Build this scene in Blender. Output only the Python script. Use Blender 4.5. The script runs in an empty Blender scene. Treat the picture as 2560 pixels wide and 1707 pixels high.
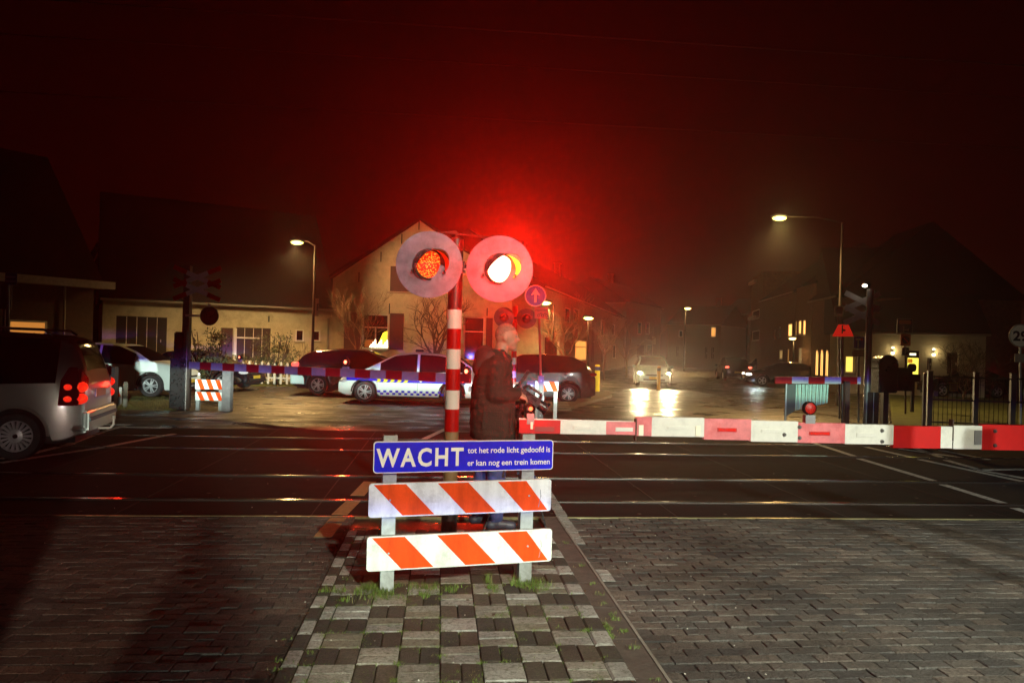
import bpy, bmesh, math, random
from mathutils import Vector, Matrix, Euler
random.seed(7)
R=math.radians
sc=bpy.context.scene; C=sc.collection
# ---------------------------------------------------------------- camera
F=1849.0; CH=1.65; ROLL=R(1.5); HY=870.0
cd=bpy.data.cameras.new('camera'); cam=bpy.data.objects.new('camera',cd); C.objects.link(cam)
cd.sensor_width=36; cd.lens=F*36/2560; cd.shift_y=(HY-853.5)/2560; cd.clip_end=800; cd.clip_start=.05
cR=Vector((math.cos(ROLL),0,math.sin(ROLL))); cU=Vector((-math.sin(ROLL),0,math.cos(ROLL))); cB=Vector((0,-1,0))
M=Matrix((cR,cU,cB)).transposed().to_4x4(); M.translation=(0,0,CH); cam.matrix_world=M
sc.camera=cam
sc.view_settings.view_transform='Standard'; sc.view_settings.look='None'; sc.view_settings.exposure=0; sc.view_settings.gamma=1
sc.cycles.max_bounces=5; sc.cycles.volume_bounces=0; sc.cycles.diffuse_bounces=2; sc.cycles.glossy_bounces=3
sc.cycles.transparent_max_bounces=8; sc.cycles.use_denoising=True; sc.cycles.volume_max_steps=64
sc.cycles.sample_clamp_indirect=3.0; sc.cycles.caustics_reflective=False; sc.cycles.caustics_refractive=False
# ---------------------------------------------------------------- night sky
w=bpy.data.worlds.new('World'); sc.world=w; w.use_nodes=True; nt=w.node_tree; nt.nodes.clear()
ow=nt.nodes.new('ShaderNodeOutputWorld'); bg=nt.nodes.new('ShaderNodeBackground'); tc=nt.nodes.new('ShaderNodeTexCoord')
sp=nt.nodes.new('ShaderNodeSeparateXYZ'); cr=nt.nodes.new('ShaderNodeValToRGB')
sky=nt.nodes.new('ShaderNodeTexSky'); sky.sky_type='NISHITA'; sky.sun_disc=False; sky.sun_elevation=R(-6); sky.sun_rotation=R(200)
nt.links.new(tc.outputs['Generated'],sp.inputs[0]); nt.links.new(sp.outputs[2],cr.inputs[0])
e=cr.color_ramp.elements; e[0].position=0.0; e[0].color=(.009,.0009,.0003,1); e[1].position=.5; e[1].color=(.0030,.0001,.0001,1)
m_=e.new(.18); m_.color=(.0075,.0003,.0002,1)
ad=nt.nodes.new('ShaderNodeMixRGB'); ad.blend_type='ADD'; ad.inputs[0].default_value=.01
nt.links.new(cr.outputs[0],ad.inputs[1]); nt.links.new(sky.outputs[0],ad.inputs[2]); nt.links.new(ad.outputs[0],bg.inputs[0])
bg.inputs[1].default_value=1.0; nt.links.new(bg.outputs[0],ow.inputs[0])
# ---------------------------------------------------------------- lamps
def aim(o,tgt):
    d=(Vector(tgt)-o.location).normalized(); o.rotation_euler=d.to_track_quat('-Z','Y').to_euler()
def lamp(name,kind,loc,power,col=(1,1,1),tgt=None,size=90,blend=.5,rad=.05):
    l=bpy.data.lights.new(name,kind); l.energy=power; l.color=col; l.shadow_soft_size=rad
    if kind=='SPOT': l.spot_size=R(size); l.spot_blend=blend
    o=bpy.data.objects.new(name,l); C.objects.link(o); o.location=loc
    if tgt is not None: aim(o,tgt)
    return o
def beam(o,ramp,hmask=None,hm2=None):
    """projector pattern of a headlamp or added fill spot: ramp runs over the vertical slope of the ray (-.5 ... +.5)"""
    l=o.data; l.use_nodes=True; t=l.node_tree; n=t.nodes; em=[x for x in n if x.type=='EMISSION'][0]
    tcn=n.new('ShaderNodeTexCoord'); s=n.new('ShaderNodeSeparateXYZ'); t.links.new(tcn.outputs['Normal'],s.inputs[0])
    def mth(op,a,b=None):
        q=n.new('ShaderNodeMath'); q.operation=op
        for i,v in enumerate((a,b)):
            if v is None: continue
            if isinstance(v,(int,float)): q.inputs[i].default_value=v
            else: t.links.new(v,q.inputs[i])
        return q.outputs[0]
    zz=mth('ABSOLUTE',s.outputs[2]); v=mth('DIVIDE',s.outputs[1],zz); hx=mth('DIVIDE',s.outputs[0],zz)
    r=n.new('ShaderNodeValToRGB'); t.links.new(mth('ADD',v,.5),r.inputs[0])
    el=r.color_ramp.elements
    for i,(p,c) in enumerate(ramp):
        x=el[i] if i<2 else el.new(p)
        x.position=p; x.color=(*c,1)
    out=r.outputs[0]
    for hmask in [q for q in (hmask,hm2) if q]:
        g=n.new('ShaderNodeMapRange'); g.interpolation_type='SMOOTHSTEP'; t.links.new(hx,g.inputs[0]); g.inputs[1].default_value=hmask[0]; g.inputs[2].default_value=hmask[1]
        mul=n.new('ShaderNodeMixRGB'); mul.blend_type='MULTIPLY'; mul.inputs[0].default_value=1
        t.links.new(out,mul.inputs[1]); t.links.new(g.outputs[0],mul.inputs[2]); out=mul.outputs[0]
    t.links.new(out,em.inputs[0])
# cars queuing behind the photographer: dipped headlamps low over the road
CUT=[(0.0,(.16,.16,.14)),(.40,(.35,.36,.33)),(.462,(.80,1,.92)),(.487,(.75,.95,1)),(.495,(.14,.18,1.0)),(.503,(.05,.04,.28)),(.53,(.008,.007,.010)),(1.0,(.003,.003,.003))]
hl1=lamp('headlamp_and_fill_light','SPOT',(1.35,-4.5,.62),2900,(1,.98,.9),(1.05,20,.62),120,.35,.05); beam(hl1,CUT,(-.42,-.33))
hl2=lamp('headlamp_and_fill_light','SPOT',(2.75,-4.3,.62),500,(1,.98,.9),(2.4,20,.62),120,.35,.05); beam(hl2,CUT,(-.50,-.34))
# street lamps behind the camera
sl1=lamp('street_lamp_light','SPOT',(3.4,-4.8,6.2),4700,(1,.95,.70),(.75,5.0,.7),44,.5,.10); beam(sl1,[(0.0,(1,1,1)),(1.0,(1,1,1))],(-.215,-.165))
lamp('street_lamp_light','SPOT',(6.9,-4.6,3.9),4300,(.93,1,.88),(4.0,5.4,0),43,.6,.05)
fill_sign=lamp('headlamp_and_fill_light','SPOT',(5.6,3.2,.9),420,(1,1,.85),(13.4,19.4,2.05),9,.5,.05)  # extra spot added to brighten the round 29 sign
# fill spot put in to brighten the people carrier
fill_van=lamp('headlamp_and_fill_light','SPOT',(-1.75,.9,.95),270,(1,.88,.76),(-7.4,9.4,.95),28,.7,.05); beam(fill_van,[(0.0,(0,0,0)),(.36,(.01,.01,.01)),(.42,(1,1,1)),(.50,(1,1,1)),(.54,(.25,.25,.3)),(.62,(.05,.05,.06))])
# fill spots added outside the right edge to brighten the far cars and skirt
CUT2=[(0.0,(0,0,0)),(.44,(.006,.006,.005)),(.475,(.05,.06,.05)),(.488,(.75,.92,.80)),(.511,(.80,1,.90)),(.516,(.20,.15,.75)),(.527,(.15,.035,.32)),(.54,(0,0,0)),(1.0,(0,0,0))]
fill_cars=lamp('headlamp_and_fill_light','SPOT',(6.4,3.6,.62),36000,(1,1,1),(-4.6,20,.62),44,.4,.05); beam(fill_cars,CUT2)
fill_skirt=lamp('headlamp_and_fill_light','SPOT',(5.9,3.4,.86),6500,(.85,1,.92),(7.15,17,.86),13,.6,.05); beam(fill_skirt,CUT2)
CUT3=[(0.0,(0,0,0)),(.22,(0,0,0)),(.29,(.010,.0065,.0045)),(.40,(.030,.020,.015)),(.455,(.04,.033,.025)),(.466,(.7,.9,.8)),(.511,(.80,1,.90)),(.5155,(.2,.17,.6)),(.53,(.006,.006,.006))]
fill_left=lamp('headlamp_and_fill_light','SPOT',(-1.3,1.2,.62),24000,(1,1,1),(-9.9,22,.62),60,.2,.04); beam(fill_left,CUT3,(-.082,-.058),(.16,.11))  # fill spot added for the white car, masked into a wedge on the road
# ---------------------------------------------------------------- helpers
def ray(px,py):
    u=(px-1280)/F; v=-(py-HY)/F
    return Vector((u*math.cos(ROLL)-v*math.sin(ROLL),1,u*math.sin(ROLL)+v*math.cos(ROLL)))
def W(px,py,d):
    r=ray(px,py)*d; r.z+=CH; return r
FZ=-.2
def G(px,py,z=0.0):
    r=ray(px,py); d=(CH-z)/(-r.z); return Vector((r.x*d,d,z))
def GF(px,py): return G(px,py,FZ)
TH=R(5.5)
def T(a,b,z=0): return Vector((a*math.cos(TH)-b*math.sin(TH),a*math.sin(TH)+b*math.cos(TH),z))
MATS={}
def mat(name,col,rough=.6,metal=0,var=0.0,vs=8,bump=0.0,bs=40,emit=None,es=0,spec=.5,coat=0,dirt=None,dirts=3,rvar=0,trans=0,macro=None):
    if name in MATS: return MATS[name]
    m=bpy.data.materials.new(name); m.use_nodes=True; t=m.node_tree; b=t.nodes['Principled BSDF']
    b.inputs['Base Color'].default_value=(*col,1); b.inputs['Roughness'].default_value=rough; b.inputs['Metallic'].default_value=metal
    b.inputs['Specular IOR Level'].default_value=spec; b.inputs['Coat Weight'].default_value=coat
    if emit: b.inputs['Emission Color'].default_value=(*emit,1); b.inputs['Emission Strength'].default_value=es
    tcn=t.nodes.new('ShaderNodeTexCoord')
    src=None
    if var:
        n=t.nodes.new('ShaderNodeTexNoise'); n.inputs['Scale'].default_value=vs; n.inputs['Detail'].default_value=6; n.inputs['Roughness'].default_value=.65
        t.links.new(tcn.outputs['Object'],n.inputs['Vector'])
        r=t.nodes.new('ShaderNodeValToRGB'); r.color_ramp.elements[0].position=.3; r.color_ramp.elements[1].position=.7
        r.color_ramp.elements[0].color=(*[c*(1-var) for c in col],1); r.color_ramp.elements[1].color=(*[min(1,c*(1+var)) for c in col],1)
        t.links.new(n.outputs[0],r.inputs[0]); src=r.outputs[0]; t.links.new(src,b.inputs['Base Color'])
    if dirt:
        n=t.nodes.new('ShaderNodeTexNoise'); n.inputs['Scale'].default_value=dirts; n.inputs['Detail'].default_value=8; n.inputs['Roughness'].default_value=.7
        t.links.new(tcn.outputs['Object'],n.inputs['Vector'])
        r=t.nodes.new('ShaderNodeValToRGB'); r.color_ramp.elements[0].position=.5; r.color_ramp.elements[1].position=.68; r.color_ramp.elements[1].color=(.8,.8,.8,1)
        t.links.new(n.outputs[0],r.inputs[0])
        mx=t.nodes.new('ShaderNodeMixRGB'); mx.inputs[1].default_value=(*col,1); mx.inputs[2].default_value=(*dirt,1)
        if src: t.links.new(src,mx.inputs[1])
        t.links.new(r.outputs[0],mx.inputs[0]); t.links.new(mx.outputs[0],b.inputs['Base Color'])
    if macro:
        n=t.nodes.new('ShaderNodeTexNoise'); n.inputs['Scale'].default_value=macro[0]; n.inputs['Detail'].default_value=5; n.inputs['Roughness'].default_value=.6
        mp=t.nodes.new('ShaderNodeMapping'); mp.inputs['Scale'].default_value=macro[2]; t.links.new(tcn.outputs['Object'],mp.inputs[0]); t.links.new(mp.outputs[0],n.inputs['Vector'])
        r=t.nodes.new('ShaderNodeMapRange'); r.inputs[1].default_value=.32; r.inputs[2].default_value=.68; r.inputs[3].default_value=1-macro[1]; r.inputs[4].default_value=1+macro[1]*.6
        t.links.new(n.outputs[0],r.inputs[0]); mu=t.nodes.new('ShaderNodeMixRGB'); mu.blend_type='MULTIPLY'; mu.inputs[0].default_value=1
        prev=b.inputs['Base Color'].links[0].from_socket if b.inputs['Base Color'].links else None
        if prev: t.links.new(prev,mu.inputs[1])
        else: mu.inputs[1].default_value=(*col,1)
        t.links.new(r.outputs[0],mu.inputs[2]); t.links.new(mu.outputs[0],b.inputs['Base Color'])
    if rvar:
        n=t.nodes.new('ShaderNodeTexNoise'); n.inputs['Scale'].default_value=rvar; n.inputs['Detail'].default_value=5
        t.links.new(tcn.outputs['Object'],n.inputs['Vector'])
        r=t.nodes.new('ShaderNodeMapRange'); r.inputs[1].default_value=.35; r.inputs[2].default_value=.65; r.inputs[3].default_value=max(.04,rough-.22); r.inputs[4].default_value=min(1,rough+.2)
        t.links.new(n.outputs[0],r.inputs[0]); t.links.new(r.outputs[0],b.inputs['Roughness'])
    if bump:
        n=t.nodes.new('ShaderNodeTexNoise'); n.inputs['Scale'].default_value=bs; n.inputs['Detail'].default_value=5
        t.links.new(tcn.outputs['Object'],n.inputs['Vector'])
        k=t.nodes.new('ShaderNodeBump'); k.inputs['Strength'].default_value=bump; k.inputs['Distance'].default_value=.02
        t.links.new(n.outputs[0],k.inputs['Height']); t.links.new(k.outputs[0],b.inputs['Normal'])
    if trans: b.inputs['Transmission Weight'].default_value=trans
    MATS[name]=m; return m
def emis(name,col,s): return mat(name,(.02,.02,.02),.5,emit=col,es=s)
INV={}
SPLIT={'side_window','joint','tag_plate','bolt','hinge','mirror','sill','wheel_arch','lamp_housing','fence_post','bulb','leg','pane','livery_band','bracket','lit_lamp','gate_frame','drive_box'}
class MB:
    def __init__(s): s.v=[]; s.f=[]; s.m=[]; s.cur=0
    def add(s,vs,fs):
        o=len(s.v); s.v+=[Vector(q) for q in vs]
        for f in fs: s.f.append([i+o for i in f]); s.m.append(s.cur)
        return s
    def box(s,c,d,rz=0,rot=None,taper=0):
        x,y,z=[k/2 for k in d]; tp=taper
        P=[(-x,-y,-z),(x,-y,-z),(x,y,-z),(-x,y,-z),(-x+tp,-y+tp,z),(x-tp,-y+tp,z),(x-tp,y-tp,z),(-x+tp,y-tp,z)]
        m=rot if rot is not None else Matrix.Rotation(rz,3,'Z')
        return s.add([m@Vector(p)+Vector(c) for p in P],[(0,3,2,1),(4,5,6,7),(0,1,5,4),(1,2,6,5),(2,3,7,6),(3,0,4,7)])
    def b2(s,a,b): # box by corners
        return s.box([(a[i]+b[i])/2 for i in range(3)],[abs(b[i]-a[i]) for i in range(3)])
    def cyl(s,p0,p1,r0,r1=None,n=12,cap=True):
        r1=r0 if r1 is None else r1; p0=Vector(p0); p1=Vector(p1); d=(p1-p0)
        if d.length<1e-6: return s
        q=d.to_track_quat('Z','Y').to_matrix(); vs=[]
        for p,r in ((p0,r0),(p1,r1)):
            for i in range(n):
                a=2*math.pi*i/n; vs.append(p+q@Vector((r*math.cos(a),r*math.sin(a),0)))
        fs=[(i,(i+1)%n,n+(i+1)%n,n+i) for i in range(n)]
        if cap: fs+=[tuple(range(n-1,-1,-1)),tuple(range(n,2*n))]
        return s.add(vs,fs)
    def tube(s,pts,r,n=8):
        for a,b in zip(pts[:-1],pts[1:]): s.cyl(a,b,r,r,n)
        return s
    def ell(s,c,rad,rot=None,n=16,k=10):
        vs=[];fs=[]; c=Vector(c); rad=(rad,)*3 if isinstance(rad,(int,float)) else rad
        m=rot if rot is not None else Matrix.Identity(3)
        for j in range(1,k):
            t=math.pi*j/k
            for i in range(n):
                a=2*math.pi*i/n; vs.append(c+m@Vector((rad[0]*math.sin(t)*math.cos(a),rad[1]*math.sin(t)*math.sin(a),rad[2]*math.cos(t))))
        vs+= [c+m@Vector((0,0,rad[2])),c+m@Vector((0,0,-rad[2]))]
        for j in range(k-2):
            for i in range(n): fs.append((j*n+i,(j+1)*n+i,(j+1)*n+(i+1)%n,j*n+(i+1)%n))
        for i in range(n): fs.append(((k-1)*n,i,(i+1)%n)); fs.append(((k-1)*n+1,(k-2)*n+(i+1)%n,(k-2)*n+i))
        return s.add(vs,fs)
    def prism(s,pts,off): # planar polygon extruded by vector off
        n=len(pts); off=Vector(off); P=[Vector(p) for p in pts]
        return s.add(P+[p+off for p in P],[tuple(range(n)),tuple(range(2*n-1,n-1,-1))]+[(i,i+n,(i+1)%n+n,(i+1)%n) for i in range(n)])
    def face(s,pts): return s.add(pts,[tuple(range(len(pts)))])
    def lathe(s,prof,c,axis=(0,0,1),n=24): # prof: (r, h)
        c=Vector(c); q=Vector(axis).to_track_quat('Z','Y').to_matrix(); vs=[];fs=[]
        for r,h in prof:
            for i in range(n):
                a=2*math.pi*i/n; vs.append(c+q@Vector((r*math.cos(a),r*math.sin(a),h)))
        for j in range(len(prof)-1):
            for i in range(n): fs.append((j*n+i,j*n+(i+1)%n,(j+1)*n+(i+1)%n,(j+1)*n+i))
        return s.add(vs,fs)
    def clusters(s,mg=.02):
        par=list(range(len(s.v)))
        def fd(i):
            while par[i]!=i: par[i]=par[par[i]]; i=par[i]
            return i
        for f in s.f:
            r=fd(f[0])
            for i in f[1:]: par[fd(i)]=r
        isl={}
        for k,f in enumerate(s.f): isl.setdefault(fd(f[0]),[]).append(k)
        L=[]
        for fs in isl.values():
            vs=[s.v[i] for k in fs for i in s.f[k]]
            L.append([fs,[min(v[a] for v in vs)-mg for a in range(3)],[max(v[a] for v in vs)+mg for a in range(3)]])
        ch=True
        while ch:
            ch=False; out=[]
            for c in L:
                for o in out:
                    if all(c[1][a]<=o[2][a] and o[1][a]<=c[2][a] for a in range(3)):
                        o[0]=o[0]+c[0]; o[1]=[min(x,y) for x,y in zip(o[1],c[1])]; o[2]=[max(x,y) for x,y in zip(o[2],c[2])]; ch=True; break
                else: out.append(list(c))
            L=out
        return [c[0] for c in L]
    def build(s,name,mats,parent=None,world=False,smooth=None,recalc=True,weld=False):
        if parent is not None and name in SPLIT:
            cl=s.clusters()
            if 1<len(cl)<60:
                first=None
                for fs in cl:
                    m=MB(); idx={}
                    for k in fs:
                        f=[]
                        for i in s.f[k]:
                            if i not in idx: idx[i]=len(m.v); m.v.append(s.v[i])
                            f.append(idx[i])
                        m.f.append(f); m.m.append(s.m[k])
                    o=m._build(name,mats,parent,world,smooth,recalc,weld); first=first or o
                return first
        return s._build(name,mats,parent,world,smooth,recalc,weld)
    def _build(s,name,mats,parent=None,world=False,smooth=None,recalc=True,weld=False):
        me=bpy.data.meshes.new(name)
        vs=s.v
        if world and parent is not None:
            iv=INV[parent.name]; vs=[iv@p for p in vs]
        me.from_pydata([tuple(p) for p in vs],[],s.f)
        mats=mats if isinstance(mats,(list,tuple)) else [mats]
        for m in mats: me.materials.append(m)
        if len(mats)>1:
            for p,i in zip(me.polygons,s.m): p.material_index=i
        if recalc or weld:
            bm=bmesh.new(); bm.from_mesh(me)
            if weld: bmesh.ops.remove_doubles(bm,verts=bm.verts,dist=.0005)
            bmesh.ops.recalc_face_normals(bm,faces=bm.faces); bm.to_mesh(me); bm.free()
        if smooth:
            for p in me.polygons: p.use_smooth=True
            try: me.set_sharp_from_angle(angle=R(smooth))
            except Exception: pass
        o=bpy.data.objects.new(name,me); C.objects.link(o)
        if parent is not None:
            o.parent=parent
            INV[o.name]=INV.get(parent.name,Matrix.Identity(4))
        return o
def bevel(o,wd=.01,seg=2):
    me=o.data; bm=bmesh.new(); bm.from_mesh(me); bmesh.ops.remove_doubles(bm,verts=bm.verts,dist=1e-5)
    ed=[e for e in bm.edges if len(e.link_faces)==2 and e.calc_face_angle(0)>R(40)]
    bmesh.ops.bevel(bm,geom=ed,offset=wd,segments=seg,affect='EDGES',clamp_overlap=True)
    bm.to_mesh(me); bm.free(); return o
def tag(o,label,cat,group=None,kind=None):
    if label: o['label']=label
    if cat: o['category']=cat
    if group: o['group']=group
    if kind: o['kind']=kind
    return o
def thing(name,label,cat,loc=(0,0,0),rz=0,group=None):
    o=bpy.data.objects.new(name,None); C.objects.link(o); o.location=loc; o.rotation_euler=(0,0,rz); o.empty_display_size=.2
    INV[o.name]=(Matrix.Translation(Vector(loc))@Matrix.Rotation(rz,4,'Z')).inverted()
    return tag(o,label,cat,group)
def structure(o): o['kind']='structure'; return o
def copy_tree(o,parent=None,label=None,loc=None,rz=None):
    c=o.copy(); C.objects.link(c)
    if parent is not None: c.parent=parent
    if label: c['label']=label
    if loc is not None: c.location=loc
    if rz is not None: c.rotation_euler=(0,0,rz)
    for ch in list(o.children): copy_tree(ch,c)
    return c
def text_into(mb,s,size,org,ux,uy,off=.0,align='LEFT',width=None,ext=.001,sx=1.0,sc_=1.0):
    """flat lettering as mesh: placed at org with axes ux (reading direction) and uy (up)"""
    cu=bpy.data.curves.new('lettering','FONT'); cu.body=s; cu.size=size; cu.align_x=align; cu.offset=off; cu.resolution_u=3; cu.space_character=sc_
    ob=bpy.data.objects.new('lettering',cu); C.objects.link(ob)
    dg=bpy.context.evaluated_depsgraph_get(); me=bpy.data.meshes.new_from_object(ob.evaluated_get(dg))
    vs=[v.co.copy() for v in me.vertices]
    if width and vs:
        x0=min(v.x for v in vs); x1=max(v.x for v in vs); k=width/(x1-x0)
        for v in vs: v.x=(v.x-x0)*k
    ux=Vector(ux).normalized(); uy=Vector(uy).normalized(); org=Vector(org)
    mb.add([org+ux*v.x*sx+uy*v.y for v in vs],[tuple(p.vertices) for p in me.polygons])
    C.objects.unlink(ob); bpy.data.objects.remove(ob); bpy.data.curves.remove(cu); bpy.data.meshes.remove(me)
    return mb
def grid_interp(tab,x):
    if x<=tab[0][0]: return tab[0][1]
    for (a,fa),(b,fb) in zip(tab[:-1],tab[1:]):
        if x<=b: 
            t=(x-a)/(b-a) if b>a else 0; return fa+(fb-fa)*t
    return tab[-1][1]
# ---------------------------------------------------------------- materials
asphalt=mat('asphalt',(.019,.016,.014),.45,var=.35,vs=3,bump=.5,bs=55,rvar=1.1,dirt=(.018,.015,.014),dirts=.6)
nearasph=mat('crossing_slab',(.016,.012,.010),.88,var=.3,vs=5,bump=.3,bs=70,spec=.2)
concrete=mat('concrete',(.27,.25,.22),.85,var=.25,vs=12,bump=.3,bs=60,dirt=(.10,.09,.07))
kerbm=mat('kerb_concrete',(.10,.082,.072),.8,var=.25,vs=12,bump=.3,bs=60)
paint=mat('road_paint',(.62,.60,.55),.6,var=.25,vs=25,dirt=(.06,.055,.05),dirts=14)
steel=mat('polished_rail',(.62,.60,.57),.16,1.0,var=.1,vs=30)
rust=mat('rust',(.05,.028,.018),.8,var=.3,vs=20)
rubber=mat('black_rubber',(.012,.012,.012),.7)
black=mat('black_paint',(.012,.011,.011),.45,rvar=20)
galv=mat('galvanised_steel',(.36,.37,.36),.5,.55,var=.2,vs=25,dirt=(.20,.19,.16))
greyp=mat('grey_paint',(.22,.22,.23),.5,var=.15)
white=mat('white_paint',(.72,.70,.64),.45,var=.08,vs=20)
redp=mat('red_paint',(.36,.004,.003),.35,spec=.3,var=.12,vs=20)
retrow=mat('white_reflective_sheet',(.80,.82,.78),.35,var=.04,vs=40,dirt=(.5,.5,.44),dirts=7,macro=(9,.16,(1.6,1,.25)))
retror=mat('red_reflective_sheet',(.80,.075,.008),.55,spec=.1,var=.06,vs=40,macro=(9,.2,(1.6,1,.25)))
blues=mat('blue_reflective_sheet',(.003,.014,.72),.5,spec=.15,var=.12,vs=20)
glass=mat('dark_glass',(.006,.006,.007),.06,spec=.6)
cream=mat('cream_render',(.50,.43,.29),.85,var=.14,vs=3,bump=.25,bs=25,dirt=(.30,.25,.17),dirts=1.2)
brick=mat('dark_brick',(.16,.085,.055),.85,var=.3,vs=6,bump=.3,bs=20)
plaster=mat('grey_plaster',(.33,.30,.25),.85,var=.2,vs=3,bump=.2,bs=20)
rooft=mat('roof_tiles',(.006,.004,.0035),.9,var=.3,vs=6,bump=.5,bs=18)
framew=mat('white_frame',(.62,.58,.5),.5,var=.1)
shutm=mat('dark_shutter',(.045,.010,.009),.5,var=.2)
bark=mat('bark',(.10,.075,.055),.9,var=.3,vs=30,bump=.4,bs=60)
leafm=mat('leaf',(.045,.055,.018),.6,var=.5,vs=6)
grassm=mat('grass_blade',(.13,.20,.035),.6,var=.4,vs=14)
lawnm=mat('lawn',(.07,.085,.022),.9,var=.5,vs=4,bump=.8,bs=40)
winlit=emis('lit_window',(1,.48,.12),2.2)
winlit2=emis('lit_window_warm',(1,.42,.08),1.1)
winyel=emis('bright_yellow_room',(1,.74,.03),2.2)
# ---------------------------------------------------------------- ground
def zg(y): return 0.0 if y<15 else (FZ if y>19.5 else FZ*(y-15)/4.5)
mb=MB(); ys=[-60,-10,1,14,15,16.5,18,19.5,22,30,45,70,110,190]
for a,b in zip(ys[:-1],ys[1:]):
    mb.face([(-190,a,zg(a)-.012),(190,a,zg(a)-.012),(190,b,zg(b)-.012),(-190,b,zg(b)-.012)])
structure(mb.build('road',asphalt))
# island basket weave, built brick by brick
rnd=random.Random(3)
EDGE=7.16   # near edge of the crossing slabs in the track frame
lightb=[mat('pale_paver_%s'%n,c,.8,var=.28,vs=65,bump=.7,bs=130,dirt=(.085,.085,.045),dirts=34,macro=(2.2,.35,(1,1,1))) for n,c in (('a',(.34,.33,.29)),('b',(.24,.23,.18)),('c',(.40,.40,.38)))]
darkb=[mat('dark_paver_%s'%n,c,.85,var=.35,vs=65,bump=.8,bs=130,dirt=(.07,.08,.035),dirts=34,macro=(2.2,.4,(1,1,1))) for n,c in (('a',(.085,.068,.054)),('b',(.06,.052,.045)),('c',(.115,.09,.07)))]
def brickbox(mb,a0,b0,a1,b1,top,h=.05,ch=.004,jit=.0015,fr=T):
    g=.0035; z=[top+rnd.uniform(-jit,jit) for _ in range(4)]
    a0+=g;b0+=g;a1-=g;b1-=g
    P=[fr(a0,b0,top-h),fr(a1,b0,top-h),fr(a1,b1,top-h),fr(a0,b1,top-h),
       fr(a0,b0,z[0]-ch),fr(a1,b0,z[1]-ch),fr(a1,b1,z[2]-ch),fr(a0,b1,z[3]-ch),
       fr(a0+ch,b0+ch,z[0]),fr(a1-ch,b0+ch,z[1]),fr(a1-ch,b1-ch,z[2]),fr(a0+ch,b1-ch,z[3])]
    mb.add(P,[(0,1,5,4),(1,2,6,5),(2,3,7,6),(3,0,4,7),(4,5,9,8),(5,6,10,9),(6,7,11,10),(7,4,8,11),(8,9,10,11)])
IL,IR=-.5915,.875  # island sides in the track frame
ISZ=.055
cell=.2095
mb=MB()
rows=int((6.6-.6)/cell)
for j in range(rows):
    b=.6+j*cell
    for i in range(7):
        a=IL+i*cell
        if a+cell>IR+.01: continue
        lite=(i+j)%2==0
        jx=rnd.uniform(-.002,.002)
        for k in range(2):
            mb.cur=rnd.choice([0,0,1,2]) if lite else 3+rnd.choice([0,1,2])
            if lite: brickbox(mb,a+jx,b+k*cell/2,a+cell+jx,b+(k+1)*cell/2,ISZ+rnd.uniform(-.004,.003),jit=.003)
            else: brickbox(mb,a+k*cell/2,b+jx,a+(k+1)*cell/2,b+cell+jx,ISZ+rnd.uniform(-.004,.003),jit=.003)
    # kerb blocks, black and white, both sides
    mb.cur=2 if j%2 else 4
    brickbox(mb,IL-.165,b,IL-.072,b+cell,ISZ-.005,h=.07,ch=.012); mb.cur=4 if j%2 else 2; brickbox(mb,IL-.072,b,IL,b+cell/2,ISZ-.002); brickbox(mb,IL-.072,b+cell/2,IL,b+cell,ISZ-.002)
    mb.cur=2 if j%2==0 else 4
    brickbox(mb,IR,b,IR+.12,b+cell,ISZ-.002,h=.07,ch=.012)
structure(mb.build('island_paving',lightb+darkb))
soil=mat('joint_sand',(.045,.042,.022),.95,var=.5,vs=20,bump=.6,bs=60)
mb=MB(); mb.prism([T(IL-.16,.6,ISZ-.03),T(IR+.11,.6,ISZ-.03),T(IR+.11,.6+rows*cell,ISZ-.03),T(IL-.16,.6+rows*cell,ISZ-.03)],(0,0,.017)); structure(mb.build('joint_sand',soil))
# gutter / channel block to the right of the island
mb=MB()
for k in range(13):
    b=.6+k*.5; mb.prism([T(IR+.12,b+.003,-.01),T(IR+.28,b+.003,-.01),T(IR+.28,b+.497,-.01),T(IR+.12,b+.497,-.01)],(0,0,.035))
    mb.cur=1; mb.prism([T(IR+.283,b+.003,-.01),T(IR+.300,b+.003,-.01),T(IR+.300,b+.497,-.01),T(IR+.283,b+.497,-.01)],(0,0,.040)); mb.cur=0
structure(mb.build('kerb',[kerbm,concrete]))
# clinker road surface, running bond
clk=[mat('clinker_%s'%n,c,.78,var=.4,vs=75,bump=1.0,bs=110,dirt=(.03,.03,.026),dirts=26,macro=(.9,.6,(1,1.3,1))) for n,c in (('a',(.125,.11,.095)),('b',(.10,.093,.085)),('c',(.155,.13,.11)),('d',(.072,.068,.064)))]
mb=MB(); bw=.2; bh=.0985
nr=int((EDGE-.8)/bh)
for j in range(nr):
    b=EDGE-(j+1)*bh
    for side in (0,1):
        a0=(IR+.305) if side else -6.4; a1=6.6 if side else IL-.175
        a=a0-(bw/2 if j%2 else 0)
        while a<a1:
            l=max(a,a0); r=min(a+bw,a1)
            if r-l>.03:
                mb.cur=rnd.choice([0,0,1,1,2,3]); top=.004+rnd.uniform(-.003,.003)+.004*math.sin(l*1.3+b)*math.sin(b*1.7)
                brickbox(mb,l,b,r,b+bh,top,h=.03,ch=.0035,jit=.0022)
            a+=bw
structure(mb.build('brick_road',clk))
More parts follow.
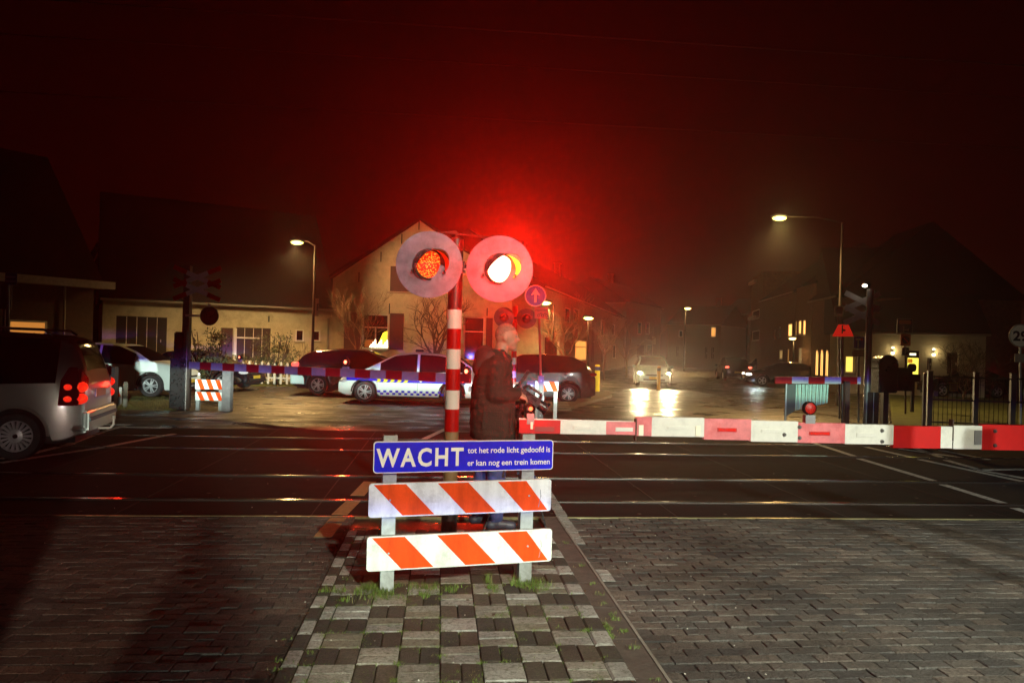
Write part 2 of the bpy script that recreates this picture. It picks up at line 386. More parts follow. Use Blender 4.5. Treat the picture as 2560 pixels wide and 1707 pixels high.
# outer strips of the same clinker beyond the frame
# crossing slabs and rails
mb=MB(); mb.prism([T(-60,EDGE+.02,-.05),T(60,EDGE+.02,-.05),T(60,14.3,-.05),T(-60,14.3,-.05)],(0,0,.052)); structure(mb.build('crossing_slabs',nearasph))
mb=MB(); mb.prism([T(-40,EDGE-.012,-.02),T(40,EDGE-.012,-.02),T(40,EDGE+.018,-.02),T(-40,EDGE+.018,-.02)],(0,0,.030)); structure(mb.build('slab_edge_strip',mat('worn_yellow_steel',(.34,.31,.16),.32,.7,var=.3,vs=9)))
for rb in (7.90,9.335,11.60,13.035):
    mb=MB(); 
    gs=1 if rb in (7.90,11.60) else -1
    mb.prism([T(-60,rb-.036,.003),T(60,rb-.036,.003),T(60,rb+.036,.003),T(-60,rb+.036,.003)],(0,0,.012))
    mb.cur=1; g0=rb+gs*.04; g1=rb+gs*.10
    mb.prism([T(-60,min(g0,g1),.0028),T(60,min(g0,g1),.0028),T(60,max(g0,g1),.0028),T(-60,max(g0,g1),.0028)],(0,0,.002))
    mb.cur=2; g2=rb-gs*.038; g3=rb-gs*.060
    mb.prism([T(-60,min(g2,g3),.0028),T(60,min(g2,g3),.0028),T(60,max(g2,g3),.0028),T(-60,max(g2,g3),.0028)],(0,0,.004))
    o=mb.build('rail',[steel,rubber,rust]); bevel(o,.004,2); structure(o)
# slab joints
mb=MB()
for k in range(-22,23):
    a=k*1.8+.6
    for b0,b1 in ((EDGE+.05,7.84),(8.02,9.22),(9.40,11.54),(11.72,12.92),(13.1,14.25)):
        mb.prism([T(a,b0,.0022),T(a+.014,b0,.0022),T(a+.014,b1,.0022),T(a,b1,.0022)],(0,0,.0015))
structure(mb.build('slab_joints',rubber))
mb=MB()
for k in range(-12,14):
    a=k*.9+.25
    for b in (7.35,8.25,9.1,9.75,11.25,11.95): q=T(a,b,.002); mb.cyl(q,q+Vector((0,0,.004)),.022,.018,n=8)
structure(mb.build('slab_bolts',rust))
# painted markings (pixels of the photograph projected on the real ground)
def stripe(mb,p,q,w,z=.006,far=False,dash=None):
    zz=(FZ if far else 0)
    A=G(*p,zz); B=G(*q,zz); d=(B-A); n=Vector((-d.y,d.x,0)).normalized()*w/2
    up=Vector((0,0,z))
    L=d.length; segs=[(0,1)]
    if dash: 
        segs=[]; k=0
        while k<L: segs.append((k/L,min(1,(k+dash[0])/L))); k+=dash[0]+dash[1]
    for s,e2 in segs:
        a=A+d*s+up; b=A+d*e2+up; mb.prism([a-n,b-n,b+n,a+n],(0,0,.003))
mb=MB()
for p,q in (((2010,1100),(2136,1141)),((2148,1147),(2342,1205)),((2357,1212),(2512,1260)),((2536,1271),(2640,1305)),((2165,1118),(2280,1144)),((2250,1122),(2415,1146)),((2280,1118),(2360,1146)),((2352,1126),(2470,1149)),((2300,1149),(2560,1205)),((2365,1151),(2450,1175)),((2440,1175),(2560,1173)),((2450,1176),(2560,1196)),
            ((0,1158),(250,1120)),((250,1120),(435,1085)),((0,1148),(90,1133)),((85,1133),(180,1110)),((165,1114),(260,1078)),((240,1083),(325,1061)),((262,1062),(325,1061)),((300,1068),(428,1070)),((1060,1098),(1118,1071))):
    stripe(mb,p,q,.11)
structure(mb.build('lane_marking',paint))
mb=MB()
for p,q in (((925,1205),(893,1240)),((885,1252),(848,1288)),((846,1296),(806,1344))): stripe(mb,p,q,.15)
structure(mb.build('lane_marking',mat('yellow_lit_road_paint',(.30,.22,.10),.6,var=.3,vs=20)))  # white dashes, the yellow lamplight on them put into the colour
mb=MB()
for a,b in zip(range(0,10),range(1,11)):
    p0=Vector((1362,1222)); p1=Vector((1447,1364)); A=G(*(p0+(p1-p0)*(a/10))); B=G(*(p0+(p1-p0)*((b-.10)/10))); n=Vector((.055,0,0))
    up=Vector((rnd.uniform(-.006,.006),0,.0125)); mb.prism([A-n+up,A+n+up,B+n+up,B-n+up],(0,0,.003))
for p,q in (((1502,1428),(1513,1440)),((1512,1441),(1523,1457))):
    A=G(*p);B=G(*q);n=Vector((.045,0,0)); up=Vector((0,0,.0125)); mb.prism([A-n+up,A+n+up,B+n+up,B-n+up],(0,0,.003))
structure(mb.build('white_paver_line',lightb[2]))
mb=MB()
for p,q,w_ in (((830,1030),(1140,1023),.12),((560,1012),(760,1006),.10),((1745,1015),(1880,985),.10),((1400,968),(1640,975),.10)):
    stripe(mb,p,q,w_,.003,True,dash=(1.0,.6) if p[0]>1300 else None)
structure(mb.build('lane_marking',mat('faint_road_paint',(.12,.11,.10),.6,var=.3,vs=10)))
# litter and gravel glints on the road
mb=MB()
for k in range(150):
    a=rnd.uniform(-1.1,2.0) if k<110 else rnd.uniform(-5,5); b=rnd.uniform(3.3,7.0) if k<110 else rnd.uniform(3.4,13)
    inI=IL-.2<a<IR+.1 and b<6.9; q=T(a,b,(ISZ if inI else .006)); s=rnd.uniform(.002,.006)
    mb.box((q.x,q.y,q.z+s*.4),(s*1.6,s,s),rz=rnd.uniform(0,3),taper=s*.2)
tag(mb.build('gravel',mat('pale_stone',(.5,.48,.42),.5)),'small pale stones and grit scattered over the paving','gravel',kind='stuff')
# ================================================================ crossing furniture
class PL:
    """vertical plane through a world point with heading rz; turns photo pixels into local (x,z)"""
    def __init__(s,A,rz=0,yoff=0): s.A=Vector(A); s.rz=rz; s.y=yoff
    def at(s,px,py,yoff=None):
        yo=s.y if yoff is None else yoff
        r=ray(px,py); n=Vector((-math.sin(s.rz),math.cos(s.rz),0)); t=Vector((math.cos(s.rz),math.sin(s.rz),0))
        o=Vector((0,0,CH)); k=((s.A+n*yo-o).dot(n))/r.dot(n); p=o+r*k
        return Vector(((p-s.A).dot(t),p.z-s.A.z))
def rrect(x0,z0,x1,z1,r,y,k=4):
    pts=[]
    for cx,cz,a0 in ((x1-r,z1-r,0),(x0+r,z1-r,90),(x0+r,z0+r,180),(x1-r,z0+r,270)):
        for i in range(k+1):
            a=R(a0+90*i/k); pts.append((cx+r*math.cos(a),y,cz+r*math.sin(a)))
    return pts
def stripes(mb,x0,z0,x1,z1,fr,y,t=.0015):
    w_=x1-x0
    for (a,b),(c,d) in fr:
        pts=[(x0+w_*a,y,z1),(x0+w_*b,y,z1),(x0+w_*min(d,1),y,z0),(x0+w_*c,y,z0)]
        mb.prism(pts,(0,-t,0))
FR=(((.022,.19),(.175,.345)),((.36,.527),(.517,.685)),((.692,.855),(.842,.982)))
# --- foreground warning barrier
A0=G(967,1478,ISZ); A1=G(1313,1455,ISZ); rz=math.atan2(A1.y-A0.y,A1.x-A0.x); mid=(A0+A1)/2; L2=(A1-A0).length/2
wb=thing('warning_barrier','two striped boards under a blue WACHT sign on the front of the island','barrier',mid,rz)
pl=PL(mid,rz,-.06)
for s in (-1,1):
    mb=MB(); mb.box((s*L2,.005,.50),(.088,.006,1.02)); mb.box((s*L2-.041,.035,.50),(.006,.055,1.02)); mb.box((s*L2+.041,.035,.50),(.006,.055,1.02)); mb.box((s*L2,-.003,.22),(.03,.006,.02))
    mb.build('post',galv,wb)
def board(corners,name,parent,matb,y=-.012,th=.022,rad=.02):
    c=[pl.at(*q,yoff=y-th) for q in corners]
    x0=(c[0].x+c[3].x)/2; x1=(c[1].x+c[2].x)/2; zt=(c[0].y+c[1].y)/2; zb=(c[2].y+c[3].y)/2; sh=((c[1].y-c[0].y)+(c[2].y-c[3].y))/2
    print(name,x0,x1,zb,zt,sh)
    mb=MB(); mb.prism(rrect(x0,zb,x1,zt,rad,y),(0,-th,0)); o=mb.build(name,matb,parent)
    return o,(x0,zb,x1,zt)
rot_sh=[]
for cs,nm in ((((924,1216.6),(1378,1190),(1378,1269),(919,1302)),'striped_board'),(((917.4,1350.6),(1381,1313),(1378,1393.5),(916,1437.6)),'striped_board')):
    o,(x0,z0,x1,z1)=board(cs,nm,wb,retrow)
    mb=MB(); stripes(mb,x0+.003,z0+.008,x1-.003,z1-.008,FR,-.0345); mb.build('red_stripe',retror,o)
    mb=MB()
    for a,b in ((.985,.97),): 
        mb.prism([(x0+(x1-x0)*.925,-.0345,z0+.03),(x0+(x1-x0)*.929,-.0345,z0+.03),(x0+(x1-x0)*.940,-.0345,z0+.11),(x0+(x1-x0)*.938,-.0345,z0+.11)],(0,-.0022,0))
        mb.prism([(x0+(x1-x0)*.938,-.0345,z0+.10),(x0+(x1-x0)*.942,-.0345,z0+.10),(x0+(x1-x0)*.936,-.0345,z0+.15),(x0+(x1-x0)*.934,-.0345,z0+.15)],(0,-.0022,0))
    mb.build('crease',greyp,o)
    mb=MB(); 
    for s in (-1,1): mb.cyl((s*L2,-.034,(z0+z1)/2),(s*L2,-.038,(z0+z1)/2),.007,n=8)
    mb.build('bolt',galv,o)
o,(x0,z0,x1,z1)=board(((934.8,1109.5),(1382.8,1094),(1382.8,1167),(932,1190)),'text_sign',wb,mat('white_sign_edge',(.85,.83,.85),.35),rad=.022)
mb=MB(); e_=.0055; mb.prism(rrect(x0+e_,z0+e_,x1-e_,z1-e_,.018,-.034),(0,-.0012,0)); pn=mb.build('blue_panel',blues,o)
mb=MB(); sw=x1-x0; shh=z1-z0; UX=(1,0,0); UZ=(0,0,1)
text_into(mb,'WACHT',shh*.80,(x0+sw*.014,-.0366,z0+shh*.215),UX,UZ,off=.0045,width=sw*.47,sc_=1.22)
text_into(mb,'tot het rode licht gedoofd is',shh*.265,(x0+sw*.506,-.0366,z0+shh*.60),UX,UZ,off=.0008,width=sw*.475)
text_into(mb,'er kan nog een trein komen',shh*.265,(x0+sw*.506,-.0366,z0+shh*.19),UX,UZ,off=.0008,width=sw*.475)
mb.build('lettering',mat('white_lettering',(.88,.86,.80),.4),o)
# --- near crossing signal
def glow_lens(name,cA,cB,s,scale):
    m=bpy.data.materials.new(name); m.use_nodes=True; t=m.node_tree; b=t.nodes['Principled BSDF']
    tcn=t.nodes.new('ShaderNodeTexCoord'); v=t.nodes.new('ShaderNodeTexVoronoi'); v.inputs['Scale'].default_value=scale
    r=t.nodes.new('ShaderNodeValToRGB'); r.color_ramp.elements[0].position=.08; r.color_ramp.elements[0].color=(*cA,1); r.color_ramp.elements[1].position=.5; r.color_ramp.elements[1].color=(*cB,1)
    t.links.new(tcn.outputs['Object'],v.inputs['Vector']); t.links.new(v.outputs['Distance'],r.inputs[0])
    b.inputs['Base Color'].default_value=(.2,.0,.0,1); t.links.new(r.outputs[0],b.inputs['Emission Color']); b.inputs['Emission Strength'].default_value=s
    return m
lensdim=glow_lens('half_lit_red_lens',(1,.62,.08),(.55,.01,.0),1.35,75)
lenshot=emis('blazing_red_lens',(1,.42,.22),9)
rimhot=emis('yellow_visor_glow',(1,.55,.0),2.0)
rimdim=emis('dim_visor_glow',(1,.01,.0),.62)
plate=mat('weathered_grey_disc',(.21,.21,.29),.6,var=.25,vs=9,dirt=(.13,.12,.16),dirts=7,macro=(3,.35,(1,1,1)))
def signal_head(parent,c,rim,lens,side,plm,r=.262,yaw=R(22),n=40,lr=.106):
    """disc, short visor tube turned aside, lens and visor glow strip; c is local"""
    c=Vector(c)
    mb=MB(); mb.lathe([(.0,0),(r-.012,0),(r,.006),(r,.012),(r-.014,.016),(0,.016)],c,(0,1,0),n=48); o=mb.build('backplate',plm,parent,smooth=35)
    ax=Vector((math.sin(yaw),-math.cos(yaw),-.12)).normalized(); q=ax.to_track_quat('Z','Y').to_matrix()
    # visor: open tube around the lens, missing at the bottom
    up=Vector((0,0,1)); lx=up.cross(ax).normalized(); ly=ax.cross(lx)
    def vis(a0,a1,l0,l1,rr,name,m,t=.004):
        mb=MB(); K=26; vs=[];fs=[]
        for i in range(K+1):
            f=i/K; a=R(a0+(a1-a0)*f); ln=l0+(l1-l0)*math.sin(math.pi*f)
            dirv=lx*math.cos(a)+ly*math.sin(a)
            for rad in (rr,rr+t):
                vs.append(c+dirv*rad); vs.append(c+dirv*rad+ax*ln)
        for i in range(K):
            k=i*4
            fs+=[(k,k+4,k+5,k+1),(k+2,k+3,k+7,k+6),(k+1,k+5,k+7,k+3)]
        mb.add(vs,fs); return mb.build(name,m,parent,smooth=50)
    vis(-15,195,.05,.25,lr+.014,'visor',black)
    mb=MB(); mb.lathe([(lr+.018,-.012),(lr+.018,.02),(lr+.002,.024)],c,ax,n=36); mb.build('lens_ring',black,parent,smooth=35)
    mb=MB(); pr=[(lr*math.sin(R(a)),.022+.028*math.cos(R(a))-.008) for a in range(90,-1,-10)]
    mb.lathe([(lr,.012)]+pr,c,ax,n=36); mb.build('lens',lens,parent,smooth=60)
    # curved glowing strip put in for the lamplight inside the visor
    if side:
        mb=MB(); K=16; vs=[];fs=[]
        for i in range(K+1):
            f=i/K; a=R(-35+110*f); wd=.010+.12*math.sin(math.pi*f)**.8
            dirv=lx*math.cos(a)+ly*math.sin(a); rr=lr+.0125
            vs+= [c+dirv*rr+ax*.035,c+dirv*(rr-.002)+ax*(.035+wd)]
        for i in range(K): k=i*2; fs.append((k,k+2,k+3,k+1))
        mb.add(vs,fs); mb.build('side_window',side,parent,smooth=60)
    mb=MB()
    for s in (-1,1): mb.box(c+Vector((s*(lr+.02),-.02,-.055)),(.016,.03,.022))
    mb.build('hinge',black,parent)
    return ax
PB=W(1121,1370,5.9); PB.z=ISZ
cs=thing('crossing_signal','tall banded pole with two big grey discs, one blazing red','signal',PB,0)
pl2=PL(PB,0)
mbp=MB(); bounds=[1078,1022,975,922,873,822,774.6]; zs=[pl2.at(1135,y).y for y in bounds]
def lp(mb,z0,z1,r): mb.cyl((0,0,z0),(0,0,z1),r,n=28)
mbp=MB()
for i,(a,b) in enumerate(zip(zs[:-1],zs[1:])): mbp.cur=0 if i%2==0 else 1; lp(mbp,a,b,.0575)
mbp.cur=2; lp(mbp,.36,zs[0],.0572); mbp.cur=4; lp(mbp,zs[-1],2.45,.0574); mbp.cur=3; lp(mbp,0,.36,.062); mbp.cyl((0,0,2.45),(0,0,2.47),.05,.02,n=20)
mbp.build('pole',[redp,mat('white_band',(.66,.62,.56),.35,var=.06),mat('ochre_band',(.22,.15,.07),.55,var=.2),black,mat('unlit_red_paint',(.06,.004,.004),.4)],cs,smooth=40)  # top section darkened in its colour, where no light reaches
mb=MB(); cl=W(1072.5,661,5.80)-PB; cr_=W(1249,672,5.80)-PB
mb.cyl(cl+Vector((0,.06,0)),cr_+Vector((0,.06,0)),.022,n=12); mb.box((0,.0,(cl.z+cr_.z)/2),(.15,.15,.09)); mb.build('cross_arm',black,cs,smooth=40)
mb=MB(); mb.tube([(0,-.02,2.42),(.0,-.02,2.51),(-.12,-.02,2.50),(.25,-.02,2.47)],.006,8); mb.build('bracket',rust,cs)
mb=MB(); mb.cyl((.065,-.05,cl.z-.03),(.085,-.09,cl.z-.03),.008,n=8); mb.build('bolt',galv,cs)
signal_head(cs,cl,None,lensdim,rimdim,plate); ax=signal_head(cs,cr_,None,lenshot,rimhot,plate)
mb=MB(); 
for c in (cl,cr_): mb.cyl(c+Vector((0,.016,0)),c+Vector((0,.15,0)),.11,.085,n=24)
mb.build('lamp_housing',black,cs,smooth=40)
q=PB+cr_+ax*.32
lamp('red_signal_light','SPOT',q,5000,(1,.010,.003),q+Vector((.0,-1,.36)),96,.8,.07)
lamp('red_signal_light','POINT',q+Vector((0,-.05,0)),7,(1,.02,.005),rad=.09)

for o_,pw in (((-.15,-.14,-.10),5),((.19,-.14,.08),5)): lamp('disc_red_fill','POINT',PB+cr_+Vector(o_),pw,(1,.012,.008),rad=.06)  # points added before the lit disc to redden it
# --- far crossing signals (small, dark)
darkplate=mat('dark_disc',(.10,.085,.09),.6,var=.2)
def banded_pole(parent,h,r,z0,step,n=6,first=0):
    mb=MB(); z=z0; i=first
    while z<h-.5 and i<n+first: mb.cur=i%2; mb.cyl((0,0,z),(0,0,z+step),r,n=16); z+=step; i+=1
    mb.cur=0; mb.cyl((0,0,z),(0,0,h),r,n=16); mb.cur=2; mb.cyl((0,0,0),(0,0,z0),r*1.1,n=16)
    return mb.build('pole',[redp,MATS['white_band'],black],parent,smooth=40)
P2=W(1281,1035,19.4); P2.z=FZ
c2=thing('crossing_signal','smaller banded pole with two unlit dark discs on the far side of the rails','signal',P2,0)
banded_pole(c2,2.95,.07,.55,.175,9)
signal_head(c2,W(1260,793,19.2)-P2,None,glass,None,darkplate,yaw=R(0)); signal_head(c2,W(1316,796,19.2)-P2,None,glass,None,darkplate,yaw=R(0))
mb=MB(); a=W(1260,793,19.3)-P2; b=W(1316,796,19.3)-P2; mb.cyl(a,b,.03); mb.build('cross_arm',black,c2)
# --- near barrier arm
AB=6.32; AZ=.975
def apt(px):  # coordinate along the arm line for a pixel column
    lo,hi=-1,9
    for _ in range(40):
        m=(lo+hi)/2; p=T(m,AB,AZ); v=Vector((p.x,p.y,p.z-CH)); 
        u=(v.x*math.cos(ROLL)+v.z*math.sin(ROLL))/v.y*F+1280
        if u<px: lo=m
        else: hi=m
    return lo
B0=T(0,AB,0)
ba=thing('barrier_arm','long thick barrier arm with reflectors, its tip beside the cameraman','barrier',B0,TH)
segs=[(1298,1401,0,1050,1083),(1401,1515,1,1051,1085),(1515,1588,2,1054,1086),(1591,1629,2,1042,1089),(1629,1760,1,1043,1091),(1760,1877,2,1047,1099),(1877,1994,1,1052,1104),(1994,2112,2,1057,1107),(2112,2233,1,1061,1110),(2233,2351,0,1065,1120),(2351,2380,1,1066,1120),(2383,2454,1,1064,1122),(2454,2700,0,1063,1126)]
pla=PL(B0,TH,-.02)
armm=[mat('red_arm_sheet',(.48,.008,.006),.35,var=.08,vs=12),mat('white_arm_sheet',(.66,.66,.60),.4,var=.06,vs=12,dirt=(.5,.5,.46),dirts=8),mat('faded_pink_sheet',(.62,.16,.17),.4,var=.22,vs=9,dirt=(.5,.06,.06),dirts=5)]
mb=MB()
for x0p,x1p,m,yt,yb in segs:
    xa=pla.at(x0p,(yt+yb)/2).x; xb=pla.at(x1p,(yt+yb)/2).x; th=(yb-yt)/F*pla.A.y*1.0
    d=T(xa,AB).y; h=(yb-yt)*d/F; zc=pla.at((x0p+x1p)/2,(yt+yb)/2).y
    mb.cur=m; mb.box(((xa+xb)/2,0,zc),(xb-xa,.05,h))
mb.build('arm',armm,ba)
mb=MB()
for px in (1589.5,2381.5):
    a=pla.at(px,1080); mb.box((a.x,0,a.y+.02),(.012,.056,.19))
mb.build('joint',rust,ba)
mb=MB(); a=pla.at(1298,1047.5); b=pla.at(1586,1055); mb.cyl((a.x,0,a.y),(b.x,0,b.y),.0075,n=8)
for px in (1360,1457,1550): a=pla.at(px,1053); mb.box((a.x,0,a.y-.015),(.016,.02,.04))
mb.build('cable_tube',mat('pale_tube',(.7,.66,.6),.4),ba,smooth=40)
refm=[mat('red_reflector',(.72,.015,.01),.12,bump=.4,bs=220),mat('white_reflector',(.75,.75,.70),.12,bump=.5,bs=220)]
for px,py,w_,h_,m in ((1361,1070,54,9,0),(1458,1070,50,10,1),(1560,1073,44,10,1),(1692,1069,50,8,1),(1817,1074,50,10,0),(1927,1077,52,9,1),(2048,1083,54,9,0),(2167,1087,56,11,1)):
    if px==1361: continue
    a=pla.at(px,py); s=T(a.x,AB).y/F
    mb=MB(); mb.cur=0; mb.b2((a.x-w_*s/2,-.031,a.y-h_*s/2),(a.x+w_*s/2,-.0255,a.y+h_*s/2)); mb.cur=1; mb.b2((a.x-w_*s/2+.012,-.034,a.y-h_*s/2+.007),(a.x+w_*s/2-.012,-.0315,a.y+h_*s/2-.007))
    o=mb.build('reflector',[armm[m] if m==0 else armm[1],refm[m]],ba)
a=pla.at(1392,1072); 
mb=MB(); a=pla.at(1361,1072); mb.b2((a.x-.085,-.031,a.y-.02),(a.x+.085,-.0255,a.y+.02)); mb.build('reflector',emis('glowing_red_reflector',(1,.02,.0),.35),ba)  # plate given a glow in place of the light it returns
mb=MB()
for px,py,w_,h_ in ((1329,1063,6,18),(1602,1075,12,27),(1744,1077,12,27),(2443,1093,20,38)):
    a=pla.at(px,py); s=.0034; mb.cur=1 if px>2400 else 0; mb.b2((a.x-w_*s/2,-.033,a.y-h_*s/2),(a.x+w_*s/2,-.0255,a.y+h_*s/2))
mb.build('tag_plate',[mat('cream_tag',(.8,.78,.62),.4),greyp],ba)
mb=MB()
for px,py in ((1960,1086),(1998,1067),(1998,1094),(2204,1076),(2204,1103),(2486,1077),(2486,1113)):
    a=pla.at(px,py); mb.cyl((a.x,-.025,a.y),(a.x,-.038,a.y),.018,.015,n=14); mb.cyl((a.x,-.038,a.y),(a.x,-.048,a.y),.008,n=6)
mb.build('bolt',mat('dark_bolt',(.12,.115,.11),.4,.6),ba,smooth=40)
ledred=glow_lens('red_led_lamp',(1,.05,.01),(.10,.0,.0),.8,120); hotred=emis('lit_red_lamp',(1,.10,.03),6)
def arm_lamp(parent,c,r,lit,base=.09,hot=hotred,name='arm_lamp'):
    c=Vector(c)
    mb=MB(); mb.lathe([(0,.05),(r*.8,.045),(r,.02),(r,-.02),(r*.86,-.03)],c,(0,1,0),n=24)
    mb.cur=1; mb.box(c-Vector((0,0,r+base*.5)),(r*1.5,.06,base)); o=mb.build(name,[black,greyp],parent,smooth=40)
    mb=MB(); mb.lathe([(r*.84 if not lit else r*.42,0.0),(r*.5 if not lit else r*.3,.012),(0,.016)],c+Vector((0,-.022,0)),(0,-1,0),n=20); mb.build('lens',hot if lit else ledred,o,smooth=60)
    return o
a=pla.at(1326,1021,0); arm_lamp(ba,(a.x,0,a.y),.042,True); p_=pla.A+Vector((a.x*math.cos(TH),a.x*math.sin(TH),a.y)); lamp('arm_lamp_light','POINT',p_+Vector((0,-.12,0)),2.2,(1,.02,.005),rad=.03)
a=pla.at(2023,1020,0); arm_lamp(ba,(a.x,0,a.y),.060,False,base=.075)
# an unseen mast, added outside the picture, throws shadow bands on the brick road
# --- barrier across the left lane
def far_arm(name,label,pA,pB,dA,dB,seg,th,first,n,group=None):
    a=W(*pA,dA); b=W(*pB,dB); A=Vector((a.x,a.y,0)); rz=math.atan2(b.y-a.y,b.x-a.x); L=(b-a).length; zA=a.z; zB=b.z
    t=thing(name,label,'barrier',A,rz,group); mb=MB(); x=0;i=first
    while x<L-.01:
        e=min(L,x+seg); mb.cur=i%2; z0=zA+(zB-zA)*x/L; z1=zA+(zB-zA)*e/L; h=th/2
        mb.prism([(x,-.035,z0-h),(e,-.035,z1-h),(e,-.035,z1+h),(x,-.035,z0+h)],(0,.07,0)); x=e;i+=1
    mb.build('arm',[mat('dimmed_red_arm',(.22,.005,.005),.5),mat('dimmed_white_arm',(.20,.17,.18),.5,var=.15)] if th>.17 else [armm[0],armm[1]],t); return t,PL(A,rz,-.04)  # thicker arm's sheets darkened in colour for the little light on it
t,p=far_arm('barrier_arm','long thin barrier arm with red lamps passing before the patrol car',(475,913),(1176,947),19.0,14.6,.435,.185,1,20)
for px,py,r,lit in ((865,905,.10,True),(1165,928,.10,True),(600,893,.055,True)):
    a=p.at(px,py,0); 
    if px==1165: a=p.at(1167,928,0); 
    arm_lamp(t,(a.x,0,a.y),r,lit,base=.06,hot=emis('lit_red_lamp_far',(1,.14,.07),8))
    if px!=600:
        wp=Vector((a.x*math.cos(p.rz),a.x*math.sin(p.rz),a.y))+p.A; lamp('arm_lamp_light','SPOT',wp+Vector((0,-.12,0)),200 if px==865 else 240,(1,.02,.005),wp+Vector((.06 if px==1165 else .04,-1,.02)),120,1,.04)
# --- masts with St Andrew's crosses
crossw=mat('cross_white',(.62,.58,.56),.5,var=.1); 
def andrews(parent,c,hw,hh,wd,back=False,rows=2,gap=.33):
    """two stacked crosses; arms white in the middle, red at the tips"""
    for k in range(rows):
        cc=Vector(c)-Vector((0,0,gap*k)); mb=MB()
        for s in (-1,1):
            if k==1 and False: continue
            ang=math.atan2(hh*s,hw); L=math.hypot(hw,hh); 
            rot=Matrix.Rotation(-ang,3,'Y'); o=.004*s
            for f0,f1,m in ((-1,-.45,1),(-.45,.45,0),(.45,1,1)):
                mb.cur=m if not back else 0
                mb.box(cc+rot@Vector(((f0+f1)/2*L,o,0)),((f1-f0)*L,.006,wd),rot=rot)
        mb.build('crossbuck',[crossw,redp],parent)
PM=W(462,1020,19.6); PM.z=FZ
cm=thing('crossing_mast',"dark steel mast with white and red crossed boards between the people carrier and striped boards",'signal mast',PM,0); plm=PL(PM,0,-.1)
mb=MB(); mb.box((0,0,1.9),(.17,.17,3.8)); mb.cyl((.05,-.1,0),(.05,-.1,2.1),.03,n=8); mb.build('pole',mat('mast_steel',(.10,.08,.07),.45,.4,var=.2),cm)
mb=MB(); mb.b2((-.36,-.16,0),(.06,.25,1.35)); mb.b2((-.30,-.1,1.35),(.0,.2,2.05)); o=mb.build('drive_box',black,cm); bevel(o,.03,2)
c=plm.at(494,693); andrews(cm,(c.x,-.12,c.y),.62,.26,.12)
c=plm.at(525,790); mb=MB(); mb.lathe([(0,.02),(.24,.02),(.25,0),(0,0)],(c.x,-.14,c.y),(0,-1,0),n=30); mb.build('lamp_back',black,cm)
mb=MB(); mb.cyl((0,-.1,c.y),(c.x,-.1,c.y),.03); mb.ell((c.x,-.16,c.y+.28),.05); mb.build('bracket',mat('pale_knob',(.4,.38,.36),.5),cm)
PR=W(2176,1048,17.6); PR.z=-.12
cm2=thing('crossing_mast','grey steel mast with plain crossed boards and a small white lamp on top','signal mast',PR,0); plr=PL(PR,0,-.1)
mb=MB(); a=plr.at(2181,722); mb.cyl((a.x-.02,0,0),(a.x,0,a.y),.075,n=16); mb.build('pole',mat('mast_grey',(.16,.15,.14),.45,.3,var=.2),cm2,smooth=40)
c=plr.at(2167,752); andrews(cm2,(c.x,.12,c.y),.42,.20,.13,back=True)
mb=MB(); mb.b2((.06,-.25,.95),(.50,.2,1.75)); mb.b2((.50,-.2,1.0),(.88,.15,1.55)); mb.cyl((.28,-.25,1.6),(.28,.2,1.6),.24,n=24); o=mb.build('drive_box',black,cm2); bevel(o,.02,2)
mb=MB(); mb.b2((-.12,-.1,0),(.14,.12,.95)); mb.b2((.26,-.08,0),(.38,.08,.98)); mb.cyl((.0,-.13,0),(.0,-.13,.95),.014,n=8); mb.build('leg',mat('dark_steel',(.04,.03,.03),.35,.3),cm2)
mb=MB(); mb.b2((.88,-.08,1.22),(1.12,.08,1.40)); mb.build('counterweight',black,cm2)
mb=MB(); a=plr.at(2172,712); mb.ell((a.x,0,a.y),(.09,.12,.06)); o=mb.build('top_lamp',black,cm2,smooth=60); a=plr.at(2163,712); mb=MB(); mb.ell((a.x,-.08,a.y-.02),(.06,.05,.035)); mb.build('lens',emis('cool_lamp',(1,.93,.72),9),o,smooth=60)
for px,py in ((2166,745),(2166,783),(2167,811)):
    pass
t,p=far_arm('barrier_arm','short barrier arm with a pale hanging skirt under it',(1937,950),(2150,951),17.2,17.4,.40,.16,0,8)
mb=MB(); tl=p.at(1992,961); tr=p.at(2074,961); bl=p.at(1990,1026); br=p.at(2071,1007); K=34
for i in range(K):
    f0=i/K; f1=(i+.82)/K; y=.02*math.sin(i*1.7)
    q=lambda f,a,b: (a.x+(b.x-a.x)*f,a.y+(b.y-a.y)*f)
    a=q(f0,tl,tr);b=q(f1,tl,tr);c=q(f1,bl,br);d=q(f0,bl,br); mb.prism([(a[0],y,a[1]),(b[0],y,b[1]),(c[0],y,c[1]),(d[0],y,d[1])],(0,.008,0))
mb.build('skirt',mat('pale_green_strip',(.55,.80,.70),.35,var=.12,vs=14),t)
mb=MB(); tl=p.at(1970,961); tr=p.at(1991,961); bl=p.at(1969,1040); br=p.at(1989,1027); mb.prism([(tl.x,0,tl.y),(tr.x,0,tr.y),(br.x,0,br.y),(bl.x,0,bl.y)],(0,.01,0)); mb.build('skirt_end',mat('grey_strip',(.12,.14,.13),.5),t)
a=p.at(1968,960); b=p.at(1965,1052); mb=MB(); mb.cyl((a.x,0,a.y),(b.x,0,b.y),.028,n=10); mb.build('prop',galv,t)
